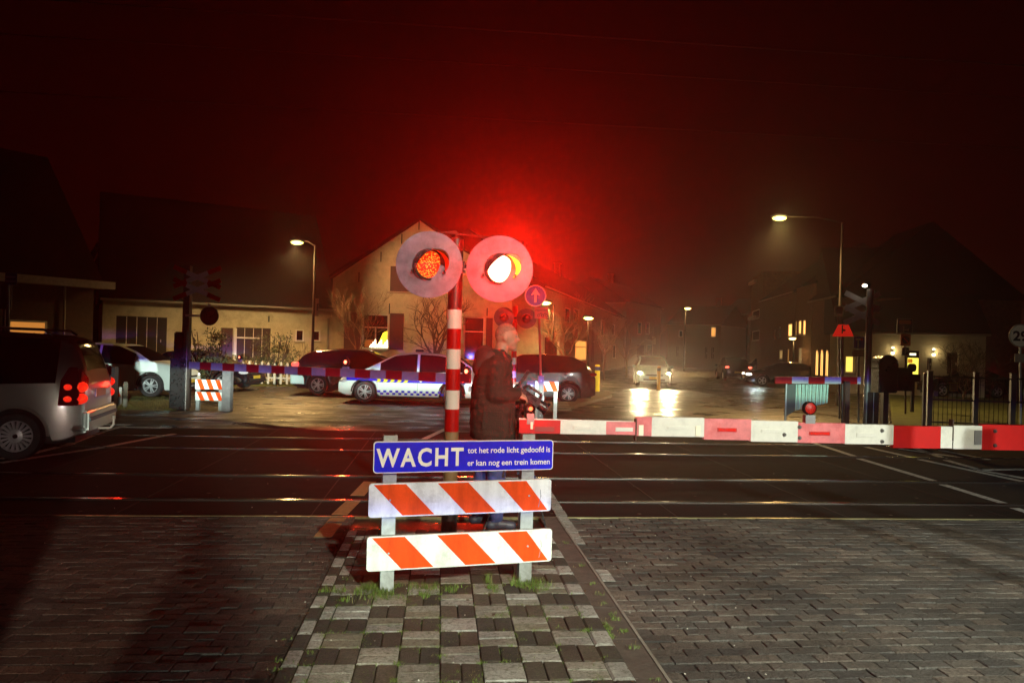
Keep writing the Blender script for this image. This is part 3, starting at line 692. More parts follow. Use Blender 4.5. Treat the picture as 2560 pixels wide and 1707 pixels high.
# --- striped boards further off
def small_board(label,pxs,d,stripes_n,extra_post=None,post='dark'):
    """pxs: list of (x0,y0,x1,y1) boards at depth d"""
    x0,y0,x1,y1=pxs[0]; A=W((x0+x1)/2,y1,d); A.z=zg(d)
    t=thing('warning_barrier',label,'barrier',A,0,'low striped boards beyond the crossing'); p=PL(A,0)
    for i,(x0,y0,x1,y1) in enumerate(pxs):
        a=p.at(x0,y1); b=p.at(x1,y0); cz=(a.y+b.y)/2; hh=abs(b.y-a.y)/2
        mb=MB(); mb.b2((a.x,0,cz-hh),(b.x,.02,cz+hh)); o=mb.build('striped_board',retrow,t)
        w_=(b.x-a.x); mb=MB(); n=stripes_n
        for k in range(n):
            f0=(k+.15)/n; f1=f0+.5/n; sl=.42/n
            mb.prism([(a.x+w_*f0,-.001,cz+hh),(a.x+w_*f1,-.001,cz+hh),(a.x+min(w_,w_*(f1+sl)),-.001,cz-hh),(a.x+min(w_,w_*(f0+sl)),-.001,cz-hh)],(0,-.003,0))
        mb.build('red_stripe',retror,o)
    a=p.at(pxs[0][0]+6,pxs[0][1]); b=p.at(pxs[0][2]-6,pxs[0][1])
    for q in (a,b): mb=MB(); mb.b2((q.x-.045,.022,0),(q.x+.045,.10,q.y)); mb.build('post',galv,t)
    return t,p
small_board('low pair of striped boards between a mast and a thick grey post',[(488,950,557,972),(488,981,557,1000)],19.3,3)
small_board('single low striped board in front of the white car',[(250,968,303,990)],20.3,2)
small_board('striped board behind the cameraman, leaning sign pole beside it',[(1338,954,1396,977),(1330,990,1360,1003)],18.6,2)
mb=MB()
def post(label,px,y0,y1,d,wd,m,group=None,kind='post',sq=True):
    A=W(px,y1,d); A.z=zg(d); z=W(px,y0,d).z-A.z; t=thing('wooden_post' if sq else 'steel_post',label,'post',A,0,group)
    mb=MB(); mb.box((0,0,z/2),(wd,wd,z),taper=0); o=mb.build('shaft',m,t); bevel(o,.012,2)
    mb=MB(); mb.box((0,0,z+.01),(wd*1.06,wd*1.06,.02),taper=wd*.2); mb.build('cap',m,t)
wood=mat('weathered_wood',(.14,.12,.09),.85,var=.3,vs=30)
post('thick grey post holding up the end of the low striped boards',568,925,1008,19.2,.22,mat('grey_timber',(.12,.11,.11),.7,var=.3))
post('dark post in front of the white car door',281,918,1003,19.6,.19,mat('dark_timber',(.02,.012,.012),.7))
post('short pale wooden post in the grass by the white car',313,956,1001,19.8,.09,wood)
post('brown post under the short barrier arm with the skirt',2115,955,1056,17.1,.11,mat('rusty_timber',(.07,.025,.018),.7,var=.3))
# overhead contact wires
for b,z in ((8.62,5.35),(12.3,5.45)):
    o=thing('overhead_wire','thin contact wire strung above the %s railway track'%('near' if b<10 else 'far'),'wire',T(0,b,0),TH)
    mb=MB(); mb.cyl((-60,0,z),(60,0,z),.008,n=6); mb.build('contact_wire',mat('copper_wire',(.03,.012,.01),.8,.0),o)
    mb=MB(); 
    mb.cyl((-60,0,z+.9),(60,0,z+.9),.007,n=6); mb.build('carrier_wire',MATS['copper_wire'],o)
# ================================================================ traffic signs
def sign(name,label,px,ytop,ybase,d,plates,pole_r=.03,polem=None,cat='sign',tilt=None):
    A=W(px,ybase,d); A.z=zg(d); t=thing(name,label,cat,A,0,'signs beyond the crossing'); p=PL(A,0,-.05)
    top=p.at(px,ytop); mb=MB(); base=(0,0,0)
    if tilt: b=p.at(*tilt); base=(b.x,0,0)
    mb.cyl(base,(top.x,0,top.y),pole_r,n=12); mb.build('pole',polem or galv,t,smooth=40)
    for k,pl_ in enumerate(plates): pl_(t,p)
    return t,p
def rect_plate(x0,y0,x1,y1,m,edge=None,deco=None,name='sign_plate'):
    def f(t,p):
        a=p.at(x0,y1); b=p.at(x1,y0); mb=MB(); mb.prism(rrect(a.x,a.y,b.x,b.y,.02,-.045),(0,-.012,0)); o=mb.build(name,edge or m,t)
        if edge:
            g=.022; mb=MB(); mb.prism(rrect(a.x+g,a.y+g,b.x-g,b.y-g,.015,-.0575),(0,-.002,0)); mb.build('face',m,o)
        if deco: deco(o,a.x,a.y,b.x,b.y)
    return f
def round_plate(cx,cy,r,m,edge,deco=None):
    def f(t,p):
        c=p.at(cx,cy); e=p.at(cx+r,cy); rr=e.x-c.x
        mb=MB(); mb.cyl((c.x,-.045,c.y),(c.x,-.057,c.y),rr,n=36); o=mb.build('sign_plate',edge,t)
        mb=MB(); mb.cyl((c.x,-.0575,c.y),(c.x,-.0595,c.y),rr*.90,n=36); mb.build('face',m,o)
        if deco: deco(o,c.x,c.y,rr)
    return f
wsign=mat('sign_white',(.75,.72,.68),.4); blk=mat('sign_black',(.01,.01,.01),.5); bsign=mat('sign_blue',(.03,.05,.45),.35); rsign=mat('sign_red',(.6,.015,.01),.35)
def arrow(o,cx,cz,r):
    y=-.0605; mb=MB(); mb.prism([(cx-r*.11,y,cz-r*.62),(cx+r*.11,y,cz-r*.62),(cx+r*.11,y,cz+r*.12),(cx+r*.42,y,cz+r*.02),(cx+r*.34,y,cz+r*.2),(cx,y,cz+r*.72),(cx-r*.34,y,cz+r*.2),(cx-r*.42,y,cz+r*.02),(cx-r*.11,y,cz+r*.12)],(0,-.002,0)); mb.build('arrow',wsign,o)
def bikes(o,x0,z0,x1,z1):
    y=-.0605; w_=x1-x0; h=z1-z0; mb=MB(); text_into(mb,'uitgezonderd',h*.26,(x0+w_*.06,y,z0+h*.68),UX,UZ,width=w_*.88)
    for cx in (x0+w_*.45,x0+w_*.75):
        for s in (-1,1):
            mb.lathe([(h*.13,0),(h*.13,-.002),(h*.09,-.002)],(cx+s*h*.17,y,z0+h*.28),(0,1,0),n=18)
        mb.prism([(cx-h*.17,y,z0+h*.28),(cx-h*.05,y,z0+h*.5),(cx+h*.1,y,z0+h*.5),(cx+h*.17,y,z0+h*.28),(cx+h*.08,y,z0+h*.44),(cx-h*.05,y,z0+h*.42)],(0,-.002,0))
    mb.build('pictogram',blk,o)
sign('traffic_sign','round blue sign with a white upward arrow on a leaning red pole behind the cameraman',1346,716,1020,17.5,
     [round_plate(1338.6,739.5,27,bsign,mat('white_rim',(.8,.75,.75),.4),arrow),rect_plate(1336,769,1371,796,mat('pale_red_plate',(.62,.10,.06),.5),None,bikes)],.028,mat('red_pole',(.45,.03,.02),.45),tilt=(1356,1020))
mb_t=thing('steel_post','thick grey perforated post at the foot of the leaning sign pole','post',(W(1351,1020,17.2).x,17.2,zg(17.2)),0)
mb=MB(); mb.box((0,0,.56),(.13,.06,1.12)); mb.build('shaft',mat('grey_steel_post',(.12,.12,.12),.5,.2),mb_t); mb=MB()
for k in range(4): mb.cyl((0,-.031,.2+k*.27),(0,-.036,.2+k*.27),.018,n=10)
mb.build('bolt',galv,mb_t)
def bang(o,x0,z0,x1,z1): pass
def trapz(t,p):
    a=p.at(2080,841);b=p.at(2134,841);c=p.at(2121,811);d=p.at(2096,811); y=-.05
    mb=MB(); mb.prism([(a.x,y,a.y),(b.x,y,b.y),(c.x,y,c.y),(d.x,y,d.y)],(0,-.01,0)); o=mb.build('sign_plate',mat('glowing_red_sheet',(.8,.04,.02),.4,emit=(1,.02,.01),es=.35),t)  # glow put into the sheet for the red light it reflects
    m_=p.at(2107,826); mb=MB(); mb.b2((m_.x-.035,y-.013,m_.y-.08),(m_.x+.0,y-.011,m_.y+.13)); mb.b2((m_.x,y-.013,m_.y-.02),(m_.x+.06,y-.011,m_.y+.03)); mb.build('pictogram',blk,o)
sign('traffic_sign','red trapezoid sign with a black mark on a dark pole',2107,812,1050,18.5,[trapz],.035,mat('dark_pole',(.05,.035,.03),.5))
def tee(o,x0,z0,x1,z1):
    w_=x1-x0;h=z1-z0;y=-.0605; mb=MB(); mb.b2((x0+w_*.22,y,z0+h*.66),(x0+w_*.62,y-.002,z0+h*.8)); mb.b2((x0+w_*.36,y,z0+h*.1),(x0+w_*.47,y-.002,z0+h*.66)); mb.build('pictogram',wsign,o)
    mb=MB(); mb.b2((x0+w_*.6,y,z0+h*.66),(x0+w_*.8,y-.0022,z0+h*.82)); mb.build('pictogram',rsign,o)
def lines(n):
    def f(o,x0,z0,x1,z1):
        w_=x1-x0;h=z1-z0;y=-.0605; mb=MB()
        for k in range(n): mb.b2((x0+w_*.15,y,z0+h*(.2+.6*k/max(1,n-1))),(x0+w_*.85,y-.002,z0+h*(.2+.6*k/max(1,n-1))+h*.08))
        mb.build('lettering',mat('faded_text',(.2,.14,.1),.6),o)
    return f
sign('traffic_sign','blue dead-end sign with a white T and a beige plate under it',2148,840,975,21,[rect_plate(2132,840,2163,872,bsign,MATS['white_rim'],tee),rect_plate(2130,875,2164,891,mat('beige_plate',(.5,.36,.28),.5),None,lines(3))],.03)
mat('dim_white',(.3,.3,.32),.5)
def tee2(o,x0,z0,x1,z1):
    w_=x1-x0;h=z1-z0;y=-.0605; mb=MB(); mb.b2((x0+w_*.38,y,z0+h*.08),(x0+w_*.46,y-.002,z0+h*.5)); mb.b2((x0+w_*.46,y,z0+h*.2),(x0+w_*.75,y-.002,z0+h*.27)); mb.b2((x0+w_*.68,y-.0005,z0+h*.14),(x0+w_*.75,y-.0025,z0+h*.33)); mb.build('pictogram',mat('dim_white',(.3,.3,.32),.5),o)
    mb=MB(); mb.prism(rrect(x0+w_*.12,z0+h*.62,x1-w_*.1,z0+h*.9,h*.1,y),(0,-.002,0)); mb.build('pictogram',mat('orange_pill',(.5,.12,.05),.5),o)
def nop(o,x0,z0,x1,z1):
    w_=x1-x0;h=z1-z0;y=-.0605;cx=(x0+x1)/2;cz=(z0+z1)/2; mb=MB(); mb.cyl((cx,y,cz),(cx,y-.002,cz),w_*.38,n=24); mb.build('pictogram',blk,o)
    mb=MB(); mb.cyl((cx,y-.002,cz),(cx,y-.004,cz),w_*.30,n=24); mb.build('pictogram',mat('dusk_blue',(.03,.03,.09),.5),o)
    mb=MB(); mb.prism([(cx-w_*.24,y-.0045,cz+w_*.18),(cx-w_*.18,y-.0045,cz+w_*.24),(cx+w_*.24,y-.0045,cz-w_*.18),(cx+w_*.18,y-.0045,cz-w_*.24)],(0,-.002,0)); mb.build('pictogram',rsign,o)
def pdec(o,x0,z0,x1,z1):
    mb=MB(); text_into(mb,'P',(z1-z0)*.8,(x0+(x1-x0)*.35,-.0605,z0+(z1-z0)*.22),UX,UZ,off=.006); mb.build('lettering',MATS['dim_white'],o)
sign('traffic_sign','blue sign with an orange oval above a no parking square and P plate',2265,798,985,24,[rect_plate(2242,797,2282,833,mat('dusky_blue',(.02,.025,.10),.5),MATS['dim_white'],tee2),rect_plate(2251,835,2277,864,mat('salmon_plate',(.5,.14,.09),.5),None,nop),rect_plate(2254,868,2273,889,mat('dusky_blue2',(.03,.03,.08),.5),MATS['dim_white'],pdec)],.03,MATS['dark_pole'])
def n29(o,cx,cz,r):
    mb=MB(); text_into(mb,'29',r*1.15,(cx-r*.66,-.0605,cz-r*.42),UX,UZ,off=.012,width=r*1.3); mb.build('lettering',blk,o)
sign('traffic_sign','round white sign with a black 29 above the bar fence',2553,812,1062,19.5,[round_plate(2551,839,29,mat('cream_sign',(.80,.78,.62),.5),mat('cream_rim',(.32,.30,.24),.5),n29),rect_plate(2536,885,2572,905,mat('cream_plate',(.3,.29,.22),.5),None)],.03)
def stop(o,x0,z0,x1,z1):
    w_=x1-x0;h=z1-z0;y=-.0605; mb=MB(); mb.b2((x0+w_*.15,y,z0+h*.25),(x1-w_*.1,y-.002,z1-h*.12)); mb.build('face',blk,o)
sign('street_sign','small white framed plate high on a thin pole above the red trapezoid sign',2099,765,1040,22,[rect_plate(2087,766,2107,790,wsign,None,stop)],.03,MATS['dark_pole'])
# street name plates and sign backs at the left edge
def tx(o,x0,z0,x1,z1):
    w_=x1-x0;h=z1-z0;y=-.0605; mb=MB()
    for k in (.62,.25): mb.b2((x0+w_*.1,y,z0+h*k),(x1-w_*.1,y-.002,z0+h*(k+.10)))
    mb.build('lettering',mat('faint_blue_text',(.2,.22,.5),.5),o)
sign('street_sign','small blue name plate above the roof of the people carrier',17,682,1010,18,[rect_plate(13,683,43,712,mat('faded_blue',(.04,.05,.20),.5),None,tx)],.04,MATS['mast_grey'])
def ribs(o,x0,z0,x1,z1):
    mb=MB()
    for f in (.03,.5,.97): mb.b2((x0+(x1-x0)*f-.015,-.0605,z0),(x0+(x1-x0)*f+.015,-.07,z1))
    mb.build('rib',mat('pale_rib',(.22,.20,.18),.5),o)
sign('traffic_sign','ribbed back of a tall grey sign panel below the blue name plate',8,712,1010,18.4,[rect_plate(-30,712,31,772,mat('sign_back',(.12,.10,.09),.6),None,ribs)],.035,MATS['mast_grey'])

# unseen mast and post, added beyond the right edge to shade the brick
t=thing('crossing_mast','unseen dark steel mast and post added to throw shadow bands on the brick road','signal mast',(4.95,1.9,0),R(5),'unseen shadow masts')
mb=MB(); mb.cyl((0,0,0),(0,0,2.9),.07,n=16); mb.build('pole',MATS['mast_steel'],t,smooth=40)
mb=MB(); mb.box((.42,.1,1.1),(.16,.16,2.2)); mb.build('shadow_post',MATS['mast_steel'],t)
# ================================================================ cars
def lin(tab): return lambda x: grid_interp(tab,x)
def smooth_tab(tab,x):
    # smoothed interpolation
    h=.05; return (grid_interp(tab,x-h)+grid_interp(tab,x)*2+grid_interp(tab,x+h))/4
def wheel(parent,x,y,r,w_,side,rimm,spokes,style,tyre):
    """side=+1: outer face towards +y"""
    c=Vector((x,y,r)); ax=(0,side,0); h=w_/2
    mb=MB(); rr=r*.66
    mb.lathe([(rr,-h),(r*.93,-h),(r*.985,-h*.75),(r,-h*.3),(r,h*.3),(r*.985,h*.75),(r*.93,h),(rr*1.06,h*.96),(rr,h*.85)],c,ax,n=40); wh=mb.build('wheel',tyre,parent,smooth=30)
    mb=MB(); mb.lathe([(rr,h*.85),(rr*.96,h*.95),(rr*.92,h*.85),(rr*.90,h*.2)],c,ax,n=40)
    q=Vector(ax).to_track_quat('Z','Y').to_matrix()
    for k in range(spokes):
        a=2*math.pi*k/spokes
        def P(rad,ang,hh): return c+q@Vector((rad*math.cos(ang),rad*math.sin(ang),hh))
        if style=='cap':
            wa=math.pi/spokes*.52; wb_=math.pi/spokes*.80
            mb.add([P(rr*.40,a-wb_,h*.80),P(rr*.92,a-wa,h*.88),P(rr*.92,a+wa,h*.88),P(rr*.40,a+wb_,h*.80),P(rr*.40,a-wb_,h*.5),P(rr*.92,a-wa,h*.5),P(rr*.92,a+wa,h*.5),P(rr*.40,a+wb_,h*.5)],[(0,1,2,3),(0,4,5,1),(2,6,7,3),(1,5,6,2)])
        else:
            for s in ((-1,1) if style=='twin' else (0,)):
                w0=.05 if style=='twin' else .09; a2=a+s*(.17 if style=='twin' else 0)
                p0=P(rr*.12,a,h*.80)+q@Vector((-math.sin(a)*s*rr*.05,math.cos(a)*s*rr*.05,0)); p1=P(rr*.95,a2,h*.80)
                t_=q@Vector((-math.sin(a2),math.cos(a2),0)); n_=q@Vector((0,0,1)); wd=r*w0
                mb.add([p0-t_*wd,p1-t_*wd*.75,p1+t_*wd*.75,p0+t_*wd,p0-t_*wd-n_*.03,p1-t_*wd*.75-n_*.03,p1+t_*wd*.75-n_*.03,p0+t_*wd-n_*.03],[(0,1,2,3),(0,4,5,1),(2,6,7,3)])
    mb.lathe([(0,h*.92),(rr*(.20),h*.90),(rr*(.42 if style=='cap' else .24),h*.78),(rr*.42 if style=='cap' else rr*.26,h*.5)],c,ax,n=24)
    mb.build('rim',rimm,wh,smooth=30)
    if style=='cap':
        mb=MB(); mb.lathe([(0,h*.96),(rr*.13,h*.955),(rr*.155,h*.90)],c,ax,n=20); mb.build('hub_badge',mat('chrome',(.7,.7,.7),.15,1),wh,smooth=40)
    mb=MB(); mb.lathe([(0,h*.1),(rr*.9,h*.1)],c,ax,n=30); mb.build('brake_disc',mat('dark_brake',(.015,.014,.014),.5),wh)
tyrem=mat('tyre',(.028,.025,.026),.75,var=.3,vs=40,dirt=(.05,.045,.04),dirts=9)
alloy=mat('bright_alloy',(.78,.78,.80),.3,.55)
def car(name,label,loc,rz,paint_,spec,group=None,cat='car',lower=None,rim=None,winm=None,scale=1):
    t=thing(name,label,cat,loc,rz,group or ('cars beyond the crossing' if name in('parked_car','oncoming_car') else None))
    if scale!=1: t.scale=(scale,)*3
    L,Wd=spec['L'],spec['W']; top=spec['top']; belt=spec['belt']; bot=spec.get('bot',.22); wr=spec['wr']; xf,xr=spec['wheels']; ga,gb,gc,gd=spec['glass'] # cowl, roof front, roof rear, tail base
    sides=spec['sides']; H=L/2; xs=set([-H,H,ga,gb,gc,gd]); n=int(L/.07)
    for i in range(n+1): xs.add(-H+L*i/n)
    for s in sides: xs.update(s)
    xs=sorted(xs); xs=[x for i,x in enumerate(xs) if i==0 or x-xs[i-1]>.012]
    def hw(x): u=abs(x)/H; return Wd/2*(1-.13*u**7-.03*u*u)
    def zb(x):
        z=bot+ (.10*max(0,(abs(x)-H+.25)/.25)); 
        for xw in (xf,xr):
            d=abs(x-xw); R_=wr+.055
            if d<R_: z=max(z,wr+math.sqrt(R_*R_-d*d)*1.0)
        return z
    secs=[]
    for x in xs:
        tz=smooth_tab(top,x); bz=min(smooth_tab(belt,x),tz-.03); b=zb(x); w_=hw(x); dz=tz-bz
        tum=min(.20,dz*.42); mid=max(b+.04,.55*(bz+bot)*1.0)
        mid=min(mid,bz-.03)
        wtop=w_-.03-tum; edge=.06 if dz>.2 else .015
        P=[(w_-.05,b-.0),(w_-.005,b+.02),(w_,mid),(w_-.03,bz),(wtop,tz-edge),(wtop-.09,tz-.012),(wtop*.45,tz),(0,tz+.004)]
        secs.append([Vector((x,y,z)) for y,z in P]+[Vector((x,-y,z)) for y,z in P[-2::-1]])
    body=MB(); win=MB(); ws=MB(); rw=MB(); m=len(secs[0])
    for i in range(len(xs)-1):
        xm=(xs[i]+xs[i+1])/2; tz=smooth_tab(top,xm); bz=smooth_tab(belt,xm)
        for j in range(m-1):
            q=[secs[i][j],secs[i+1][j],secs[i+1][j+1],secs[i][j+1]]
            jj=j if j<7 else 13-j
            tgt=body
            if jj==3 and tz-bz>.10 and any(a<xm<b for a,b in sides): tgt=win
            if jj in (5,6) and gb<xm<ga: tgt=ws
            if jj in (5,6) and gd<xm<gc: tgt=rw
            tgt.add(q,[(0,1,2,3)])
    for k in (0,-1):
        s=secs[k]; c=Vector((s[0].x+(.03 if k else -.03),0,(s[0].z+s[7].z)/2))
        ins=[c+(p-c)*.8+Vector((.012 if k else -.012,0,0)) for p in s]
        for j in range(m): body.add([s[j],s[(j+1)%m],ins[(j+1)%m],ins[j]],[(0,1,2,3)])
        body.face(ins)
    def mrg(o):
        bm=bmesh.new(); bm.from_mesh(o.data); bmesh.ops.remove_doubles(bm,verts=bm.verts,dist=.0005); bmesh.ops.recalc_face_normals(bm,faces=bm.faces); bm.to_mesh(o.data); bm.free()
        for p in o.data.polygons: p.use_smooth=True
        try: o.data.set_sharp_from_angle(angle=R(38))
        except Exception: pass
        return o
    bo=mrg(body.build('body',paint_,t,recalc=False))
    wm=winm or glass
    for mbx,nm in ((win,'side_window'),(ws,'windscreen'),(rw,'rear_window')):
        if mbx.v: mbx.build(nm,wm,t,weld=True,smooth=38)
    mb=MB(); mb.box((0,0,.42),(L*.94,Wd-.52,.44)); mb.build('underbody',rubber,t)
    for x in (xf,xr):
        for s in (1,-1): wheel(t,x,s*(hw(x)-.115),wr,.21,s,rim or alloy,spec.get('spokes',5),spec.get('style','twin'),tyrem)
    # sills, trim
    mb=MB()
    for s in (1,-1):
        for a,b in ((xr+wr+.07,xf-wr-.07),):
            mb.box(((a+b)/2,s*(Wd/2-.035),bot+.02),(b-a,.05,.09))
    mb.build('sill',rubber,t)
    # arch lips
    mb=MB()
    for x in (xf,xr):
        for s in (1,-1):
            K=18; y=s*(hw(x)+.006)
            for k in range(K):
                a0=math.pi*k/K; a1=math.pi*(k+1)/K; r0=wr+.05; r1=wr+.085
                f=lambda r_,a: (x+r_*math.cos(a),y,wr+r_*math.sin(a)*1.0)
                mb.prism([f(r0,a0),f(r1,a0),f(r1,a1),f(r0,a1)],(0,-s*.02,0))
    mb.build('wheel_arch',spec.get('arch',rubber),t)
    for xe,s_ in ((H+.022,1),(-H-.022,-1)):
        if name=='parked_van': break
        mb=MB(); mb.box((xe,0,.50 if s_>0 else .62),(.02,.52,.11)); mb.build('number_plate',mat('plate_yellow',(.55,.36,.04),.45),t)
    mb=MB(); mb.box((H+.012,0,.40),(.03,1.1,.10)); mb.box((H+.012,0,.64),(.03,.9,.06)); mb.build('grille',rubber,t)
    mb=MB()
    for s in (1,-1): mb.ell((ga-.32,s*(hw(ga)+.07),belt_at(spec,ga-.3)+.07),(.07,.10,.065),n=12,k=8)
    mb.build('mirror',paint_,t,smooth=60)
    for s in (1,-1):
        yy=hw(H-.14)-.05
        mb=MB(); mb.ell((H-.16,s*(yy-.06),spec.get('lz',.68)),(.17,.13,.065),rot=Matrix.Rotation(R(-s*25),3,'Z'),n=16,k=10); mb.build('headlight',spec.get('hlm') or mat('lamp_glass',(.55,.55,.58),.12,.4),t,smooth=60)
        mb=MB(); tl=spec.get('tl',(.30,.06,.95)); mb.ell((-H+.09,s*(yy-.03),tl[2]),(.12,tl[0]/2,tl[1]),rot=Matrix.Rotation(R(s*18),3,'Z'),n=14,k=10); mb.build('taillight',spec.get('tlm') or mat('tail_glass',(.25,.01,.01),.15),t,smooth=60)
    for s in (1,-1):
        mb=MB()
        for x in spec['doors']: 
            bz=belt_at(spec,x); y=s*(hw(x)+.0015); mb.prism([(x,y-s*.004,bot+.10),(x+.007,y-s*.004,bot+.10),(x+.007,y,.55*(bz+bot)),(x+.007,y-s*.03,bz-.01),(x,y-s*.03,bz-.01),(x,y,.55*(bz+bot))],(0,s*.003,0))
        if mb.v: mb.build('door_seam',rubber,t)
        mb=MB()
        for x in spec['handles']: mb.box((x,s*(hw(x)-.005),belt_at(spec,x)-.12),(.17,.035,.025))
        if mb.v: mb.build('door_handle',paint_,t)
    return t,hw
def belt_at(spec,x): return smooth_tab(spec['belt'],x)
HATCH=dict(L=4.55,W=1.84,top=[(-2.3,.80),(-2.22,1.05),(-1.95,1.20),(-1.55,1.47),(-.9,1.60),(-.1,1.635),(.5,1.56),(1.0,1.30),(1.45,1.06),(1.9,.96),(2.2,.80),(2.28,.60)],
  belt=[(-2.3,.75),(-1.9,1.04),(0,.985),(1.3,.94),(2.28,.58)],wr=.345,wheels=(1.42,-1.35),glass=(1.42,.62,-1.35,-2.0),sides=[(-1.75,-1.25),(-1.17,-.30),(-.22,.95)],doors=(-1.22,-.26,1.02),handles=(-.98,-.02),spokes=5,style='twin')
SUV=dict(L=4.5,W=1.86,top=[(-2.25,.85),(-2.18,1.15),(-1.9,1.42),(-1.5,1.60),(-.6,1.67),(.3,1.63),(.85,1.40),(1.3,1.13),(1.9,1.03),(2.18,.86),(2.25,.62)],
  belt=[(-2.25,.8),(-1.9,1.10),(0,1.02),(1.3,.99),(2.25,.6)],wr=.355,wheels=(1.38,-1.32),glass=(1.32,.42,-1.5,-2.05),sides=[(-1.78,-1.25),(-1.17,-.30),(-.22,.85)],doors=(-1.22,-.26,.92),handles=(-.98,-.02),spokes=5,style='twin',tl=(.34,.07,1.02))
SALOON=dict(L=4.6,W=1.82,top=[(-2.3,.75),(-2.2,1.0),(-1.75,1.06),(-1.0,1.40),(-.2,1.47),(.4,1.40),(1.0,1.10),(1.3,.98),(1.95,.90),(2.22,.74),(2.3,.55)],
  belt=[(-2.3,.70),(-1.8,.98),(0,.94),(1.2,.90),(2.3,.53)],wr=.33,wheels=(1.4,-1.35),glass=(1.2,.4,-.95,-1.7),sides=[(-1.25,-.75),(-.68,.05),(.12,.85)],doors=(-.72,.08,.95),handles=(-.5,.3),spokes=5,style='one')
VAN=dict(L=4.40,W=1.80,bot=.24,top=[(-2.2,.95),(-2.16,1.30),(-2.02,1.60),(-1.8,1.665),(-.8,1.70),(.3,1.68),(.85,1.50),(1.35,1.10),(1.75,.99),(2.1,.84),(2.2,.60)],
  belt=[(-2.2,.90),(-1.9,1.02),(0,.98),(1.3,.93),(2.2,.58)],wr=.318,wheels=(1.30,-1.42),glass=(1.3,.50,-2.00,-2.17),sides=[(-1.86,-1.10),(-1.0,-.22),(-.12,.85)],doors=(-1.05,-.17,.95),handles=(-.85,.05),spokes=18,style='cap',tl=(.01,.01,1.1),arch=mat('van_paint',(.30,.27,.24),.28,.65,coat=.6,rvar=0))
vanp=MATS['van_paint']
# --- people carrier on the left
ctr=GF(20,1148); 
ctr=G(20,1150,0); H_=R(180+16)
wheel_l=Vector((-1.42,.80,0)); rot=Matrix.Rotation(H_,3,'Z')
wp=G(40,1149,0); wp=Vector((wp.x,wp.y,0))
base=wp-rot@wheel_l
van,hwv=car('parked_van','silver grey people carrier with round red tail lamps lit and roof rails',base,H_,vanp,VAN,cat='van',rim=mat('hubcap_silver',(.62,.62,.63),.35,.5))
x0=-2.2
for s in (1,-1):
    mb=MB(); yy=s*(.815)
    pts=[(-2.085,.72),(-1.90,.72),(-1.93,1.06),(-2.03,1.24),(-2.13,1.24),(-2.16,.76)]
    mb.prism([(x,yy,z) for x,z in pts],(0,s*.035,0)); 
    mb.prism([(-2.13,yy,.72),(-2.20,yy-s*.20,.74),(-2.22,yy-s*.20,1.08),(-2.18,yy,1.22)],(.05,0,0))
    o=mb.build('tail_lamp_cluster',mat('tail_cluster',(.18,.012,.02),.15,coat=1),van); bevel(o,.01,2)
    mb=MB()
    for z in (.81,.97):
        mb.ell((-2.145,yy-s*.06,z),(.095,.098,.075),n=20,k=12)
        mb.ell((-2.02,yy+s*.008,z),(.085,.034,.070),n=20,k=12)
    mb.build('lit_lamp',glow_lens('van_tail_glow',(1,.12,.02),(.75,.006,.004),1.1,60),o,smooth=60)
mb=MB(); mb.box((-2.215,0,.50),(.10,1.60,.30)); mb.box((-2.15,0,.40),(.2,1.70,.10)); o=mb.build('rear_bumper',vanp,van); bevel(o,.035,3)
mb=MB(); mb.box((-2.275,0,.53),(.012,1.50,.05)); mb.build('bumper_strip',rubber,van)
mb=MB(); mb.box((-2.225,0,.86),(.01,.52,.11)); mb.build('number_plate',mat('plate_amber',(.45,.28,.05),.4),van)
mb=MB(); mb.tube([(-2.2,0,.33),(-2.36,0,.33),(-2.40,0,.38),(-2.40,0,.47)],.018,8); mb.ell((-2.40,0,.49),.027); mb.build('tow_hook',rust,van,smooth=50)
mb=MB()
for s in (1,-1): 
    mb.tube([(-1.75,s*.60,1.665),(-1.65,s*.60,1.735),(.1,s*.60,1.755),(.25,s*.60,1.70)],.018,8)
mb.build('roof_rail',mat('rail_alloy',(.30,.28,.25),.35,.6),van,smooth=50)
for s in (1,-1):
    q=base+rot@Vector((-2.32,s*.75,.95)); lamp('tail_light','POINT',q,1.6,(1,.03,.01),rad=.05)
